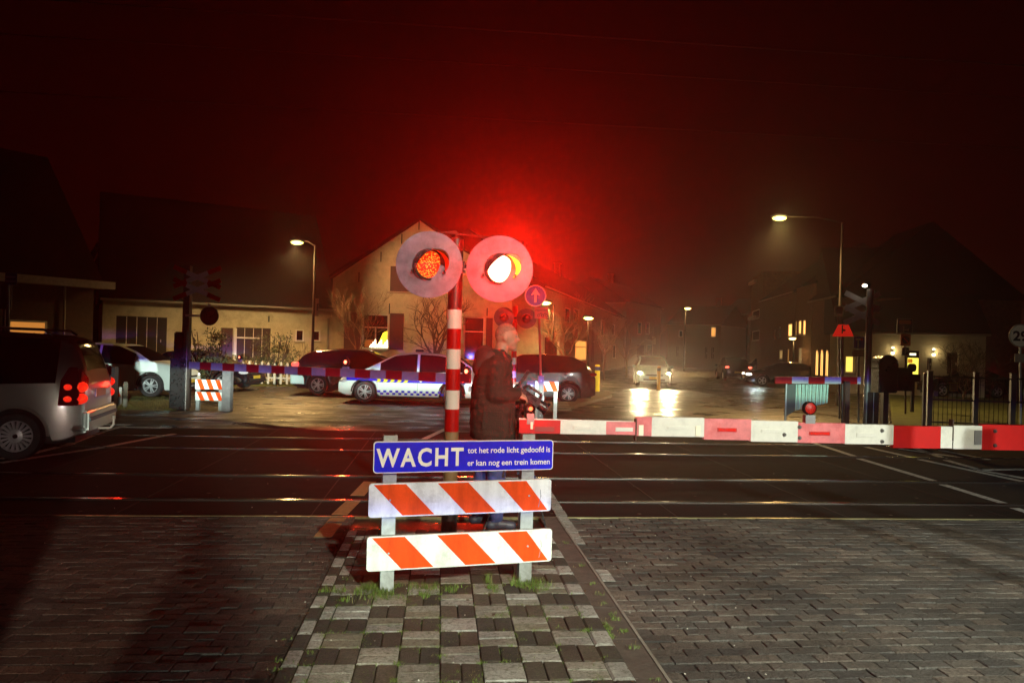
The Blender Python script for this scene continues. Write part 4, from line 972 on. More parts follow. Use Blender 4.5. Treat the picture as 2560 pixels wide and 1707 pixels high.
# --- police car
policep=mat('police_white',(.72,.78,.74),.25,coat=.5,var=.02)
pw=GF(1018,1011); pc=Vector((W(1032,1000,24.3).x,24.3,FZ))
pol,hwp=car('police_car','white patrol car with blue and yellow chevrons and a chequered sill',pc,R(180),policep,HATCH)
def side_strip(mb,hw,x0,x1,z0,z1,s,off=.006,n=1):
    for k in range(n):
        a=x0+(x1-x0)*k/n; b=x0+(x1-x0)*(k+1)/n
        ya=s*(hw(a)+off); yb=s*(hw(b)+off); mb.prism([(a,ya,z0),(b,yb,z0),(b,yb,z1),(a,ya,z1)],(0,s*.002,0))
bl=mat('livery_blue',(.003,.008,.50),.4); yl=mat('livery_yellow',(.82,.68,.02),.35)
for s in (1,-1):
    mb=MB(); side_strip(mb,hwp,-1.78,1.05,.665,.795,s,.0,18); side_strip(mb,hwp,1.05,2.0,.70,.80,s,.0,8); mb.build('livery_band',bl,pol)
    mb=MB()
    for k in range(5):
        x=1.06-k*.215; y=s*(hwp(x)+.0035); d=.055
        mb.prism([(x,y,.672),(x-.11,y,.672),(x-.11-d,y,.73),(x-.11,y,.788),(x,y,.788),(x-d,y,.73)],(0,s*.002,0))
    mb.build('yellow_chevron',yl,pol)
    mb=MB()
    for k in range(22):
        x1_=1.01-k*.0955; x0_=x1_-.0955; z=.275 if k%2 else .345
        side_strip(mb,hwp,x0_,x1_,z,z+.07,s,.004)
    mb.build('chequered_strip',bl,pol)
    mb=MB(); x=-.34; y=s*(hwp(x)+.005); mb.prism([(x-.10,y,.79),(x+.06,y,.79),(x+.05,y,.74),(x-.02,y,.69),(x-.09,y,.74)],(0,s*.003,0)); mb.b2((x-.60,y,.755),(x-.14,y+s*.003,.772)); mb.build('shield_mark',mat('livery_white',(.8,.8,.85),.4),pol)
mb=MB(); mb.box((-.25,0,1.685),(.30,1.15,.075)); o=mb.build('light_bar',mat('light_bar',(.02,.02,.06),.2,coat=1),pol); bevel(o,.03,3)
mb=MB(); mb.cyl((-.9,.2,1.62),(-.98,.2,1.85),.008,n=6); mb.build('aerial',black,pol)
# --- the rest of the traffic on the cross road
darkp=mat('black_car_paint',(.012,.010,.014),.2,coat=1); dimwhite=mat('white_car_paint',(.62,.66,.62),.25,coat=.5,var=.02)
hl_on=emis('lit_headlight',(.85,1,.9),5); S2=dict(SUV); S2['hlm']=hl_on
c=Vector((W(330,990,23.2).x,23.2,FZ)); cars=[]
t_,_=car('parked_car','white car with its headlight on behind the mast and thick post',Vector((W(302,985,24).x,24,FZ+.02)),R(0),dimwhite,S2)
q=Vector((W(447,930,24).x,23.9,.55)); lamp('headlight_glow','POINT',q+Vector((.1,-.1,0)),6,(.9,1,.95),rad=.06)
SA=dict(SUV); SA['tlm']=emis('lit_taillight_strip',(1,.06,.05),2.6); SA['tl']=(.42,.10,1.06)
lg=mat('light_sill_paint',(.012,.010,.014),.2,coat=1)
t_,hw_=car('parked_car','black estate car between the picket fence and the patrol car, pale rear bumper',Vector((W(898,985,27.4).x,27.4,FZ)),R(0),darkp,SA,rim=alloy)
mb=MB(); 
for k in range(3): pass
side_pts=[(-2.29,.36),(-1.78,.36),(-1.80,.60),(-1.86,.68),(-2.27,.70)]
for s in (1,-1):
    mb.prism([(x,s*.885,z) for x,z in side_pts],(0,s*.03,0))
mb.b2((-2.31,-.88,.36),(-2.26,.88,.70)); o=mb.build('rear_bumper',mat('pale_bumper',(.55,.68,.66),.3,coat=.5),t_); bevel(o,.02,2)
t_,_=car('parked_car','black car with dark wheels behind the leaning sign pole and cameraman',Vector((W(1322,978,26.0).x,26.0,FZ)),R(180),darkp,SUV,rim=mat('dull_alloy',(.25,.23,.22),.35,.6))
t_,_=car('parked_car','dark car behind the mast with only its pale headlamp clearly visible',Vector((W(500,950,28.5).x,28.5,FZ)),R(-8),darkp,dict(SALOON,hlm=emis('dim_headlight',(.8,.85,.8),.9)))
# car with blazing headlamps coming down the far street
def far_car(label,px,py,d,yaw,spec,paintm,**k):
    A=W(px,py,d); A.z=FZ; return car('parked_car' if not k.get('nm') else k['nm'],label,A,R(yaw),paintm,spec)
S3=dict(SUV); S3['hlm']=emis('blazing_headlamp',(1,.86,.45),30); S3['lz']=.74
fc=Vector((W(1628,955,40.5).x,40.5,FZ)); yaw=-97
t_,_=car('oncoming_car','dark car with two blazing headlamps driving down the far street towards the crossing',fc,R(yaw),mat('lightened_car_paint',(.30,.42,.42),.3,coat=.6),S3)  # paint lightened bluish to stand for the light on its front
for s in (1,-1):
    r3=Matrix.Rotation(R(yaw),3,'Z'); q=fc+r3@Vector((2.36,s*.72,.76)); dr=(r3@Vector((1,0,-.08)))
    l_=lamp('oncoming_headlamp_light','SPOT',q,1600,(1,.76,.38),q+dr,64,.9,.05)
for lb,px,py,d,yaw,spec,pm in (('dark hatchback with red tail lamps lit far down the street',1832,925,52,83,dict(HATCH,tlm=emis('red_tail_far',(1,.10,.06),5)),darkp),
    ('black saloon with headlamp shining, waiting beside the brick chapel',1960,938,44,172,dict(SALOON,hlm=emis('far_headlamp',(1,.95,.8),12)),darkp),
    ('dark car parked far down the street under the lit upstairs windows',1915,917,62,100,HATCH,darkp),
    ('dark car behind the bar fence with a thin red tail lamp strip',2400,930,37,182,dict(SALOON,tlm=emis('red_strip_far',(1,.05,.1),3)),darkp)):
    A=W(px,py,d); A.z=FZ; car('parked_car',lb,A,R(yaw),pm,spec)
q=W(1893,927,43.5); lamp('far_headlamp_light','SPOT',q,420,(.95,1,.9),q+Vector((-.35,-1,-.06)),80,.9,.05)
# ================================================================ bollards
def bollard(label,px,ytop,ybase,wpx,m,top=None,group=None):
    A=GF(px,ybase) if ybase>0 else None; d=A.y; r=wpx/2*d/F; h=(ybase-ytop)*d/F
    t=thing('bollard',label,'bollard',A,0,group or 'bollards in the far street')
    mb=MB(); mb.cyl((0,0,0),(0,0,h*.96),r,n=20); mb.ell((0,0,h*.96),(r,r,r*.5),n=20,k=8); mb.build('shaft',m,t,smooth=40)
    mb=MB(); mb.cyl((0,0,h*.80),(0,0,h*.93),r*1.02,n=20); mb.build('band',top or blk,t,smooth=40)
    mb=MB(); mb.cyl((0,0,0),(0,0,.04),r*1.25,r*1.2,n=20); mb.build('foot',rubber,t)
    return t
bollard('bright yellow bollard with a blue panel on the kerb of the far street',1492,911,984,13,mat('glowing_yellow_plastic',(.78,.62,.01),.4,emit=(1,.8,.02),es=.25),mat('blue_panel_small',(.05,.07,.3),.4))  # plastic carries an added glow that brightens its colour
bollard('amber bollard standing in the road before the oncoming headlamps',1646,915,976,9,mat('amber_plastic',(.45,.25,.02),.4))
bollard('small red bollard in the road before the black saloon',1896,935,962,8,mat('red_plastic',(.5,.06,.02),.4))
# ================================================================ buildings
def building(label,pA,dA,pB,dB,h,depth,wallm,ops=(),gable=None,roof=None,name='house',cat='house',chim=None,roofm=None,base=FZ):
    """front wall from ground point A to B (left to right); ops: (x0,y0,x1,y1,kind[,fill]) in photo pixels"""
    A=W(*pA,dA); B=W(*pB,dB); A.z=base; B.z=base; rz=math.atan2(B.y-A.y,B.x-A.x); L=(Vector((B.x-A.x,B.y-A.y,0))).length
    t=thing(name,label,cat,A,rz,'houses around the crossing'); p=PL(A,rz,0)
    D=.05 if abs(math.sin(rz))>.5 else .16
    O=[]
    for o in ops:
        a=p.at(o[0],o[3]); b=p.at(o[2],o[1]); x0,x1=max(.02,min(a.x,b.x)),min(L-.02,max(a.x,b.x)); z0,z1=max(.02,a.y),min(h-.04,b.y)
        if x1-x0<.1 or z1-z0<.1: print('opening lost',label[:30],o,x0,x1,z0,z1,L,h); continue
        O.append((x0,x1,z0,z1,o[4],o[5] if len(o)>5 else None))
    xs=sorted(set([0,L]+[v for o in O for v in o[:2]])); zs=sorted(set([0,h]+[v for o in O for v in o[2:4]]))
    mb=MB(); hole=lambda x,z: any(o[0]<x<o[1] and o[2]<z<o[3] for o in O)
    for a,b in zip(xs[:-1],xs[1:]):
        for c,d in zip(zs[:-1],zs[1:]):
            if not hole((a+b)/2,(c+d)/2): mb.face([(a,0,c),(b,0,c),(b,0,d),(a,0,d)])
    for x0,x1,z0,z1,k,f in O:
        y=D
        mb.face([(x0,0,z0),(x1,0,z0),(x1,y,z0),(x0,y,z0)]); mb.face([(x0,0,z1),(x1,0,z1),(x1,y,z1),(x0,y,z1)])
        mb.face([(x0,0,z0),(x0,0,z1),(x0,y,z1),(x0,y,z0)]); mb.face([(x1,0,z0),(x1,0,z1),(x1,y,z1),(x1,y,z0)])
    mb.face([(0,0,0),(0,depth,0),(0,depth,h),(0,0,h)]); mb.face([(L,0,0),(L,depth,0),(L,depth,h),(L,0,h)]); mb.face([(0,depth,0),(L,depth,0),(L,depth,h),(0,depth,h)]); mb.face([(0,0,h),(L,0,h),(L,depth,h),(0,depth,h)])
    if gable:
        g=p.at(*gable); gx=min(max(g.x,.3),L-.3); gz=g.y
        mb.prism([(0,0,h+.002),(L,0,h+.002),(gx,0,gz)],(0,.25,0))
    mb.build('wall',wallm,t)
    if gable:
        gxs=(0,h),(gx,gz),(L,h)
        mb=MB(); th=.16
        for (a,za),(b,zb_) in zip(gxs[:-1],gxs[1:]):
            dx=.25*(1 if b>a else -1)
            mb.prism([(a-(.2 if a==0 else 0),.03,za+.03),(b+(.2 if b==L else 0),.03,zb_+.03),(b+(.2 if b==L else 0),.03,zb_+.03+th),(a-(.2 if a==0 else 0),.03,za+.03+th)],(0,depth,0))
        mb.build('roof',roofm or rooft,t)
    elif roof:
        rh,ov=roof; mb=MB()
        mb.prism([(-.15,-ov,h),(-.15,-ov,h+.12),(-.15,depth*.5,h+rh),(-.15,depth+ov,h+.12),(-.15,depth+ov,h)],(L+.3,0,0))
        ro=mb.build('roof',roofm or rooft,t)
        if chim:
            for f in chim: 
                mb=MB(); mb.box((L*f,depth*.5,h+rh+.4),(.6,.5,1.1)); mb.box((L*f,depth*.5,h+rh+.97),(.72,.62,.08)); mb.build('chimney',brick,ro)
        mb=MB(); mb.cyl((-.1,-ov-.03,h+.02),(L+.1,-ov-.03,h+.02),.06,n=8); mb.build('gutter',mat('gutter',(.25,.22,.17),.6),t)
    for x0,x1,z0,z1,k,f in O:
        fr=.06
        if k in ('win','sash','cross'):
            mb=MB(); y0,y1=D-.06,D
            mb.b2((x0,y0,z0),(x0+fr,y1,z1)); mb.b2((x1-fr,y0,z0),(x1,y1,z1)); mb.b2((x0+fr,y0,z0),(x1-fr,y1,z0+fr)); mb.b2((x0+fr,y0,z1-fr),(x1-fr,y1,z1))
            if k=='sash': mb.b2((x0+fr,y0+.01,z0+(z1-z0)*.66-.02),(x1-fr,y1,z0+(z1-z0)*.66+.03))
            if k=='cross': mb.b2((x0+fr,y0+.01,z0+(z1-z0)*.62-.02),(x1-fr,y1,z0+(z1-z0)*.62+.03)); mb.b2(((x0+x1)/2-.03,y0+.02,z0+fr),((x0+x1)/2+.03,y1-.005,z0+(z1-z0)*.62-.02))
            wo=mb.build('window',framew,t)
            mb=MB(); mb.b2((x0+.01,y1-.015,z0+.01),(x1-.01,y1,z1-.01)); mb.build('pane',f or glass,wo)
            mb=MB(); mb.b2((x0-.06,-.05,z0-.07),(x1+.06,D-.06,z0-.003)); mb.build('sill',mat('sill',(.28,.24,.18),.7),wo)
        elif k=='arch':
            mb=MB(); mb.b2((x0,D-.03,z0),(x1,D-.01,z1)); wo=mb.build('window',f or winlit,t)
            mb=MB(); w_=(x1-x0); mb.prism([(x0-.01,.0,z1-w_*.9),(x0-.01,.0,z1+.01),((x0+x1)/2,.0,z1+.01),(x0+w_*.16,.0,z1-w_*.35)],(0,D-.035,0)); mb.prism([(x1+.01,.0,z1-w_*.9),(x1+.01,.0,z1+.01),((x0+x1)/2,.0,z1+.01),(x1-w_*.16,.0,z1-w_*.35)],(0,D-.035,0)); mb.b2(((x0+x1)/2-.02,D-.045,z0),((x0+x1)/2+.02,D-.032,z1)); mb.build('frame',brick,wo)
        else: # door or gate leaf
            mb=MB(); mb.b2((x0,D-.04,z0),(x1,D,z1)); do=mb.build('door',f or shutm,t)
            mb=MB(); n=max(2,int((x1-x0)/.35))
            for q in range(1,n): xx=x0+(x1-x0)*q/n; mb.b2((xx-.012,D-.048,z0+.02),(xx+.012,D-.041,z1-.02))
            mb.box((x0+(x1-x0)*.88,D-.06,z0+(z1-z0)*.48),(.03,.04,.12)); mb.build('handle',framew,do)
    return t,p,L
def shutter(t,p,x0,y0,x1,y1,y=-.035,m=None,nm='shutter'):
    a=p.at(x0,y1);b=p.at(x1,y0); mb=MB(); mb.b2((a.x,y,a.y),(b.x,-.004,b.y)); mb.b2((a.x+.05,y-.008,a.y+.05),(b.x-.05,y-.001,(a.y+b.y)/2-.03)); mb.b2((a.x+.05,y-.008,(a.y+b.y)/2+.03),(b.x-.05,y-.001,b.y-.05)); return mb.build(nm,m or shutm,t)
def irons(t,p,pts):
    for px,y0,y1 in pts:
        a=p.at(px,y0); b=p.at(px,y1); mb=MB(); mb.box((a.x,-.03,(a.y+b.y)/2),(.05,.05,abs(a.y-b.y))); mb.build('wall_anchor',black,t)
# --- farmhouse gable
fh,pf,Lf=building('tall cream farmhouse gable with dark shutters and a glowing window behind the patrol car',(826,950),36,(1275,950),36.6,5.0,12,cream,
  ops=((904,786,972,872,'cross',None),(1158,793,1212,900,'sash',None)),gable=(1050,552))
shutter(fh,pf,859,780,903,878); shutter(fh,pf,973,784,1010,874); shutter(fh,pf,975,668,1052,728); shutter(fh,pf,1213,795,1232,900)
a=pf.at(968,731); b=pf.at(1060,735); mb=MB(); mb.b2((a.x,-.08,a.y-.04),(b.x,-.004,a.y+.03)); mb.build('sill',MATS['sill'],fh)
irons(fh,pf,((1048,552,575),(1005,585,610),(953,630,655),(898,681,705),(974,759,785),(1218,770,790)))
# glowing curtain and lamp seen through the big window
a=pf.at(938,871); b=pf.at(970,832); mb=MB(); y=.151
mb.prism([(a.x+.06,.135,a.y+.08),(b.x,.135,a.y+.08),(b.x,.135,b.y+.12),(b.x-.25,.135,b.y)],(0,.008,0)); mb.build('lit_curtain',winyel,fh)
a=pf.at(907,871); b=pf.at(938,850); mb=MB(); mb.b2((a.x+.06,.138,a.y+.08),(b.x,.144,b.y)); mb.build('lit_blind',emis('orange_room',(1,.22,.02),.28),fh)
a=pf.at(926,874); b=pf.at(966,860); mb=MB()
for k in range(9): 
    x=a.x+(b.x-a.x)*k/8; mb.cyl((x,.12,a.y+.12),(x+.03,.12,a.y+.12+.15+.12*(k%3)),.07,.02,n=7)
mb.build('sill_lamp',emis('white_hot_lamp',(1,.93,.6),5),fh)
# --- low wing
wg,pw_,Lw=building('long low cream wing with dark gate doors joined to the farmhouse',(252,950),31,(826,950),35.9,3.42,8,cream,
  ops=((288,794,418,905,'door',mat('dark_gate',(.010,.006,.006),.6)),(588,821,677,900,'door',mat('dark_gate2',(.022,.006,.006),.6)),(738,824,760,853,'win'),(782,826,801,853,'win')),roof=(5.2,.25))
shutter(wg,pw_,551,820,582,897); a=pw_.at(586,820); b=pw_.at(584,905); mb=MB(); mb.b2((b.x-.03,-.06,b.y),(b.x+.1,-.004,a.y)); 
c_=pw_.at(588,844); d_=pw_.at(648,846); mb.b2((c_.x,-.06,c_.y-.03),(d_.x,-.004,c_.y+.04)); mb.build('gate_frame',framew,wg)
irons(wg,pw_,((672,790,805),))
mb=MB(); a=pw_.at(820,796); b=pw_.at(824,930); mb.cyl((a.x,-.08,a.y),(a.x,-.08,.0),.05,n=8); mb.build('drainpipe',MATS['gutter'],wg)
# --- terrace running down the far street
tr,pt,Lt=building('terrace of grey rendered houses beside the farmhouse gable',(1350,950),42,(1560,900),82,5.35,9,plaster,
  ops=((1362,772,1378,800,'win'),(1412,772,1426,806,'win'),(1434,774,1448,806,'win'),(1437,852,1467,902,'sash',winlit2),(1478,800,1487,905,'door'),(1360,843,1395,893,'win'),(1398,846,1404,900,'door'),(1502,800,1510,840,'win'),(1530,812,1537,838,'win'),(1503,865,1513,905,'door'),(1532,862,1540,896,'win')),roof=(3.4,.2),chim=(.3,.62))
mb=MB(); a=pt.at(1372,820); b=pt.at(1395,855); mb.b2((a.x,-.05,b.y),(b.x,-.01,a.y)); mb.build('board',mat('red_brown_board',(.13,.05,.03),.7,var=.2),tr)
tr2,pt2,_=building('taller pale house at the far end of the terrace with two tall upstairs windows',(1562,900),84,(1650,890),96,7.4,9,mat('pale_plaster2',(.30,.27,.21),.85,var=.2),
  ops=((1594,806,1604,835,'win'),(1614,806,1624,836,'win'),(1593,862,1610,898,'door'),(1616,862,1632,898,'win')),roof=(3,.2),chim=(.5,))
a=pt2.at(1614,860); mb=MB(); mb.b2((a.x,-.9,a.y),(a.x+1.3,-.8,a.y+.95)); mb.cyl((a.x+.1,0,a.y+.5),(a.x+.1,-.85,a.y+.5),.03); mb.build('hanging_board',mat('pale_board',(.45,.42,.3),.5),tr2)
lb,pL_,_=building('low white shopfront row closing the far end of the street',(1668,900),92,(1800,900),88,5.2,9,mat('far_plaster',(.24,.21,.16),.85,var=.25),
  ops=((1777,818,1790,842,'win',winlit2),(1690,866,1696,890,'door'),(1708,866,1714,892,'door'),(1762,868,1768,896,'door'),(1778,868,1785,896,'door'),(1697,826,1707,842,'win')),roof=(2.6,.2),chim=(.7,))
far_,pfa,_=building('small far house with three lit upstairs windows at the end of the street',(1798,900),104,(1868,895),100,7.2,8,brick,
  ops=((1803,829,1810,844,'win',winlit),(1815,829,1819,842,'win',winlit),(1822,829,1826,842,'win',winlit)),roof=(2.6,.2))
# --- right side of the street
r1,pr1,_=building('narrow house with white cornices and big stacked windows',(1874,915),66,(1902,918),60,8.6,7,brick,
  ops=((1880,772,1899,800,'win'),(1880,825,1899,852,'win')),roof=None)
mb=MB(); mb.b2((-.2,-.25,4.9),(3.1,-.02,5.15)); mb.b2((-.2,-.25,8.0),(3.1,-.02,8.25)); mb.build('cornice',framew,r1)
r2,pr2,_=building('low brick house with lit windows beside the narrow white corniced house',(1902,925),57,(1985,935),47.5,5.9,8,brick,
  ops=((1936,825,1940,848,'win'),(1948,817,1952,843,'win'),(1970,808,1981,842,'win',winlit),(1948,875,1957,898,'win',emis('dim_lit',(1,.6,.2),.35)),(1969,872,1973,908,'win',winlit2)),roof=(3.2,.2))
r3,pr3,_=building('tall gabled brick house with three glowing upstairs windows',(1986,938),47,(2026,940),43.5,6.1,8,brick,
  ops=((1986,802,1993,838,'win',winlit2),(1996,800,2004,836,'win',winlit),(2007,799,2015,838,'win',winlit),(1996,870,2005,925,'door',emis('dim_lit2',(1,.65,.25),.22))),gable=(1998,728))
r4,pr4,_=building('brick chapel with a row of three pointed lit windows',(2027,942),43,(2094,946),38.6,4.95,9,brick,
  ops=((2038,872,2046,937,'arch'),(2050,871,2058,938,'arch'),(2063,872,2071,939,'arch')),roof=(4,.2))
r5,pr5,_=building('low cream bungalow with wall lamps, a lit display window and a flat dormer',(2096,950),37.5,(2462,960),36.0,3.05,10,mat('cream_render2',(.48,.41,.28),.85,var=.14,vs=3,bump=.2),
  ops=((2112,889,2137,932,'win',emis('shop_yellow',(1,.72,.12),1.4)),(2318,895,2330,925,'door'),(2367,882,2396,935,'door'),(2085,898,2100,925,'win')),roof=(5.0,.3),base=FZ)
d0=pr5.at(2284,833); d1=pr5.at(2337,797); mb=MB(); mb.b2((d0.x,.9,d0.y+.05),(d1.x,4,d1.y+.1)); dm=mb.build('dormer',framew,r5)
mb=MB(); 
w0=d0.x+.12; w1=d1.x-.12; zz0=d0.y+.25; zz1=d1.y-.05; md=(w0+w1)/2
mb.b2((w0,.88,zz0),(md-.06,.897,zz1)); mb.b2((md+.06,.88,zz0),(w1,.897,zz1)); mb.build('pane',glass,dm)
mb=MB(); mb.b2((d0.x-.15,.7,d1.y+.1),(d1.x+.6,4.2,d1.y+.22)); mb.build('dormer_roof',framew,dm)
for px,py in ((2231,876),(2333,880)):
    c=pr5.at(px,py); mb=MB(); mb.cyl((c.x,-.09,c.y-.1),(c.x,-.09,c.y+.1),.05,n=10); o=mb.build('wall_lamp',black,r5)
    mb=MB(); mb.ell((c.x,-.09,c.y-.13),.075); mb.ell((c.x,-.09,c.y+.13),.055); mb.build('bulb',emis('warm_bulb',(1,.85,.45),9),o,smooth=60)
    wq=Vector((c.x*math.cos(pr5.rz),c.x*math.sin(pr5.rz),c.y))+pr5.A
    lamp('wall_lamp_light','POINT',wq+Vector((0,-.22,.0)),7,(1,.75,.35),rad=.05)
# small windows right end
# --- left side houses
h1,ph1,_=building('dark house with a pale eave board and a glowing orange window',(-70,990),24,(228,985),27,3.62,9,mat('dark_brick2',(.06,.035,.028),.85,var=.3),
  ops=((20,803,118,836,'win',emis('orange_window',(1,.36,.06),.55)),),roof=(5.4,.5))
mb=MB(); mb.b2((-.3,-.75,3.60),(4.1,-.52,3.86)); mb.build('eave_board',mat('pale_eave',(.40,.34,.29),.7,var=.2),h1)
mb=MB(); a=ph1.at(158,770); mb.cyl((a.x,-.1,.2),(a.x,-.1,3.6),.04,n=8); mb.build('drainpipe',MATS['gutter'],h1)
a=ph1.at(8,712); b=ph1.at(108,640); mb=MB(); mb.b2((a.x-.8,.5,3.9),(b.x,2.4,b.y)); dm=mb.build('dormer',mat('dim_dormer',(.20,.15,.11),.8,var=.3),h1)
c0=ph1.at(22,705);c1=ph1.at(74,655); mb=MB(); mb.b2((c0.x,.46,4.05),(c1.x,.498,c1.y)); mb.build('pane',glass,dm)
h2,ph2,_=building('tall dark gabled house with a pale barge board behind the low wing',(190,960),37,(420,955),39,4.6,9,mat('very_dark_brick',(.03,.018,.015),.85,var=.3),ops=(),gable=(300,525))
a=ph2.at(295,522); b=ph2.at(322,622); mb=MB(); mb.prism([(a.x-.13,-.2,a.y),(a.x+.16,-.2,a.y),(b.x+.12,-.2,b.y),(b.x-.12,-.2,b.y)],(0,.1,0)); mb.build('barge_board',mat('dim_barge',(.30,.20,.16),.8),h2)
a=ph2.at(285,548); b=ph2.at(197,735); mb=MB(); mb.cyl((a.x,-.22,a.y),(b.x,-.22,b.y),.035,n=8); mb.build('verge_trim',MATS['dim_barge'],h2)
# ================================================================ fences
def picket(label,pA,dA,pB,dB,h,gap=.17,m=None):
    A=W(*pA,dA);B=W(*pB,dB);A.z=B.z=FZ; rz=math.atan2(B.y-A.y,B.x-A.x);L=(B-A).length; t=thing('picket_fence',label,'fence',A,rz)
    n=int(L/gap); 
    for i in range(n):
        x=i*gap; hh=h+rnd.uniform(-.05,.05); mb=MB(); mb.prism([(x,0,.06),(x+.09,0,.06),(x+.09,0,hh-.06),(x+.045,0,hh),(x,0,hh-.06)],(0,.02,0)); mb.build('picket',m or white,t)
    mb=MB()
    for z in (.28,h-.25): mb.b2((0,.021,z),(L,.05,z+.07))
    mb.build('fence_rail',m or white,t); mb=MB()
    for x in (0,L/2,L-.1): mb.b2((x,.051,0),(x+.09,.13,h)); mb.build('fence_post',m or white,t)
picket('white picket fence on the verge before the low cream wing',(604,945),31.5,(768,945),31.5,.98,.27)
def barfence(label,x0,y0,d0,x1,y1,d1,h,posts,gap=.11,r=.008):
    A=W(x0,y0,d0);B=W(x1,y1,d1);A.z=B.z=FZ+.05; rz=math.atan2(B.y-A.y,B.x-A.x);L=Vector((B.x-A.x,B.y-A.y,0)).length; t=thing('bar_fence',label,'fence',A,rz)
    mb=MB(); n=int(L/gap)
    for i in range(n+1): mb.cyl((i*gap,0,.05),(i*gap,0,h),r,n=5)
    mb.build('bars',mat('fence_green_black',(.035,.035,.025),.45,.3),t)
    mb=MB()
    for z in (.12,h*.52,h-.06): mb.b2((0,-.02,z),(L,.02,z+.04))
    mb.build('fence_rail',MATS['fence_green_black'],t)
    for f,w_ in posts: mb=MB(); mb.box((L*f,0,h*.5+.03),(w_,w_,h+.12)); mb.box((L*f,0,h+.10),(w_*1.1,w_*1.1,.02)); mb.build('fence_post',MATS['dark_pole'],t)
    return t,PL(A,rz,-.03)
bf,pbf=barfence('tall dark bar fence on the grass with a small yellow plate',2322,1060,19.6,2640,1060,19.0,1.38,((0,.12),(.37,.11),(.66,.12),(1,.1)))
a=pbf.at(2373,977); b=pbf.at(2395,956); mb=MB(); mb.b2((a.x,-.035,a.y),(b.x,-.03,b.y)); o=mb.build('warning_plate',mat('yellow_plate',(.50,.47,.03),.5),bf)
mb=MB(); 
for k in range(3): mb.b2((a.x+.03,-.038,a.y+.05+k*.055),(b.x-.03,-.0355,a.y+.07+k*.055))
mb.build('lettering',blk,o)
a=pbf.at(2338,983); mb=MB(); mb.b2((a.x-.04,-.08,a.y-.07),(a.x+.05,-.03,a.y+.06)); mb.build('lock_box',galv,bf)
post('dark steel gate post beside the end of the bar fence',2309,934,1062,19.8,.085,MATS['dark_pole'],sq=False)
for i,(px,y0,y1) in enumerate(((2107,1040,0),)): pass
# ================================================================ poster panel, lamps
A=W(2281,985,25); A.z=FZ; ps=thing('poster_panel','dark framed roadside panel with a glowing yellow poster','display panel',A,0); pp=PL(A,0,-.08)
a=pp.at(2266,941);b=pp.at(2298,877); mb=MB(); mb.b2((a.x,-.08,a.y),(b.x,.08,b.y)); mb.b2((-.05,-.04,0),(.05,.04,a.y)); fr_=mb.build('cabinet',black,ps)
a=pp.at(2268,939);b=pp.at(2296,895); mb=MB(); mb.b2((a.x,-.092,a.y),(b.x,-.082,b.y)); mb.build('lit_poster',emis('poster_yellow',(1,.86,.10),1.6),ps)
a=pp.at(2268,929);b=pp.at(2291,909); mb=MB(); mb.prism(rrect(a.x,a.y,b.x,b.y,.1,-.093),(0,-.004,0)); a=pp.at(2269,907);b=pp.at(2281,897); o=mb.build('dark_shape',black,ps); mb=MB(); mb.b2((a.x,-.097,a.y),(b.x,-.093,b.y)); mb.build('picture',emis('orange_picture',(1,.35,.02),.6),ps)
a=pp.at(2274,888);b=pp.at(2290,883); mb=MB(); mb.b2((a.x,-.088,a.y),(b.x,-.082,b.y)); mb.build('lit_header',emis('pale_header',(1,.95,.6),2),ps)
def street_lamp(label,hx,hy,px,d,scale,power,col,ov,es=14,arm=True,down=True,size=150,group='street lamps'):
    hd=W(hx,hy,d); bx=W(px,(hy+930)/2,d).x; A=Vector((bx,d,FZ)); t=thing('street_lamp',label,'street lamp',A,0,group)
    z=hd.z-FZ; dx=hd.x-bx; mb=MB(); mb.cyl((0,0,0),(0,0,z*.25),.08,.075,n=12); mb.cyl((0,0,z*.25),(0,0,z-.1),.06,.04,n=12); mb.build('pole',mat('lamp_pole',(.035,.028,.024),.6,.1),t,smooth=40)
    mb=MB(); mb.tube([(0,0,z-.12),(dx*.4,0,z+.05),(dx*.9,0,z+.06)],.03,8); 
    if arm: mb.build('arm',MATS['lamp_pole'],t)
    s=scale; sg=1 if dx>0 else -1
    mb=MB(); mb.ell((dx,0,z+.06*s),(.34*s,.15*s,.10*s),n=20,k=10); hdo=mb.build('lamp_head',black,t,smooth=60)
    mb=MB(); mb.ell((dx,-.01,z-.0),(.27*s,.16*s,.11*s),n=20,k=10); mb.build('lens',emis('lamp_%s'%('a' if d<35 else 'b' if ov[2]<.5 else 'c'),ov,3.8 if d<35 else 9),hdo,smooth=60)
    lamp('street_lamp_light','SPOT',Vector((bx+dx,d,FZ+z-.22)),power,col,Vector((bx+dx,d-.6,FZ)),size,.7,.12)
    lamp('street_lamp_glow','POINT',Vector((bx+dx,d-.35,FZ+z-.05)),power*.03,col,rad=.15)
    return t
yel=(1,.60,.20); YO=(1,.86,.22)
lp1=street_lamp('street lamp on a thin pole before the low cream wing',743,606,784,30,.95,2600,yel,YO)
q=lp1.location+Vector((-.7,.1,6.0)); lamp('street_lamp_light','SPOT',q,3600,(1,.70,.30),(-3.2,36,4.2),62,.8,.12); lamp('street_lamp_light','SPOT',q,1500,(1,.72,.34),(-12.5,33.5,1.6),80,.8,.12)  # spots added at this lamp head to brighten gable and wing
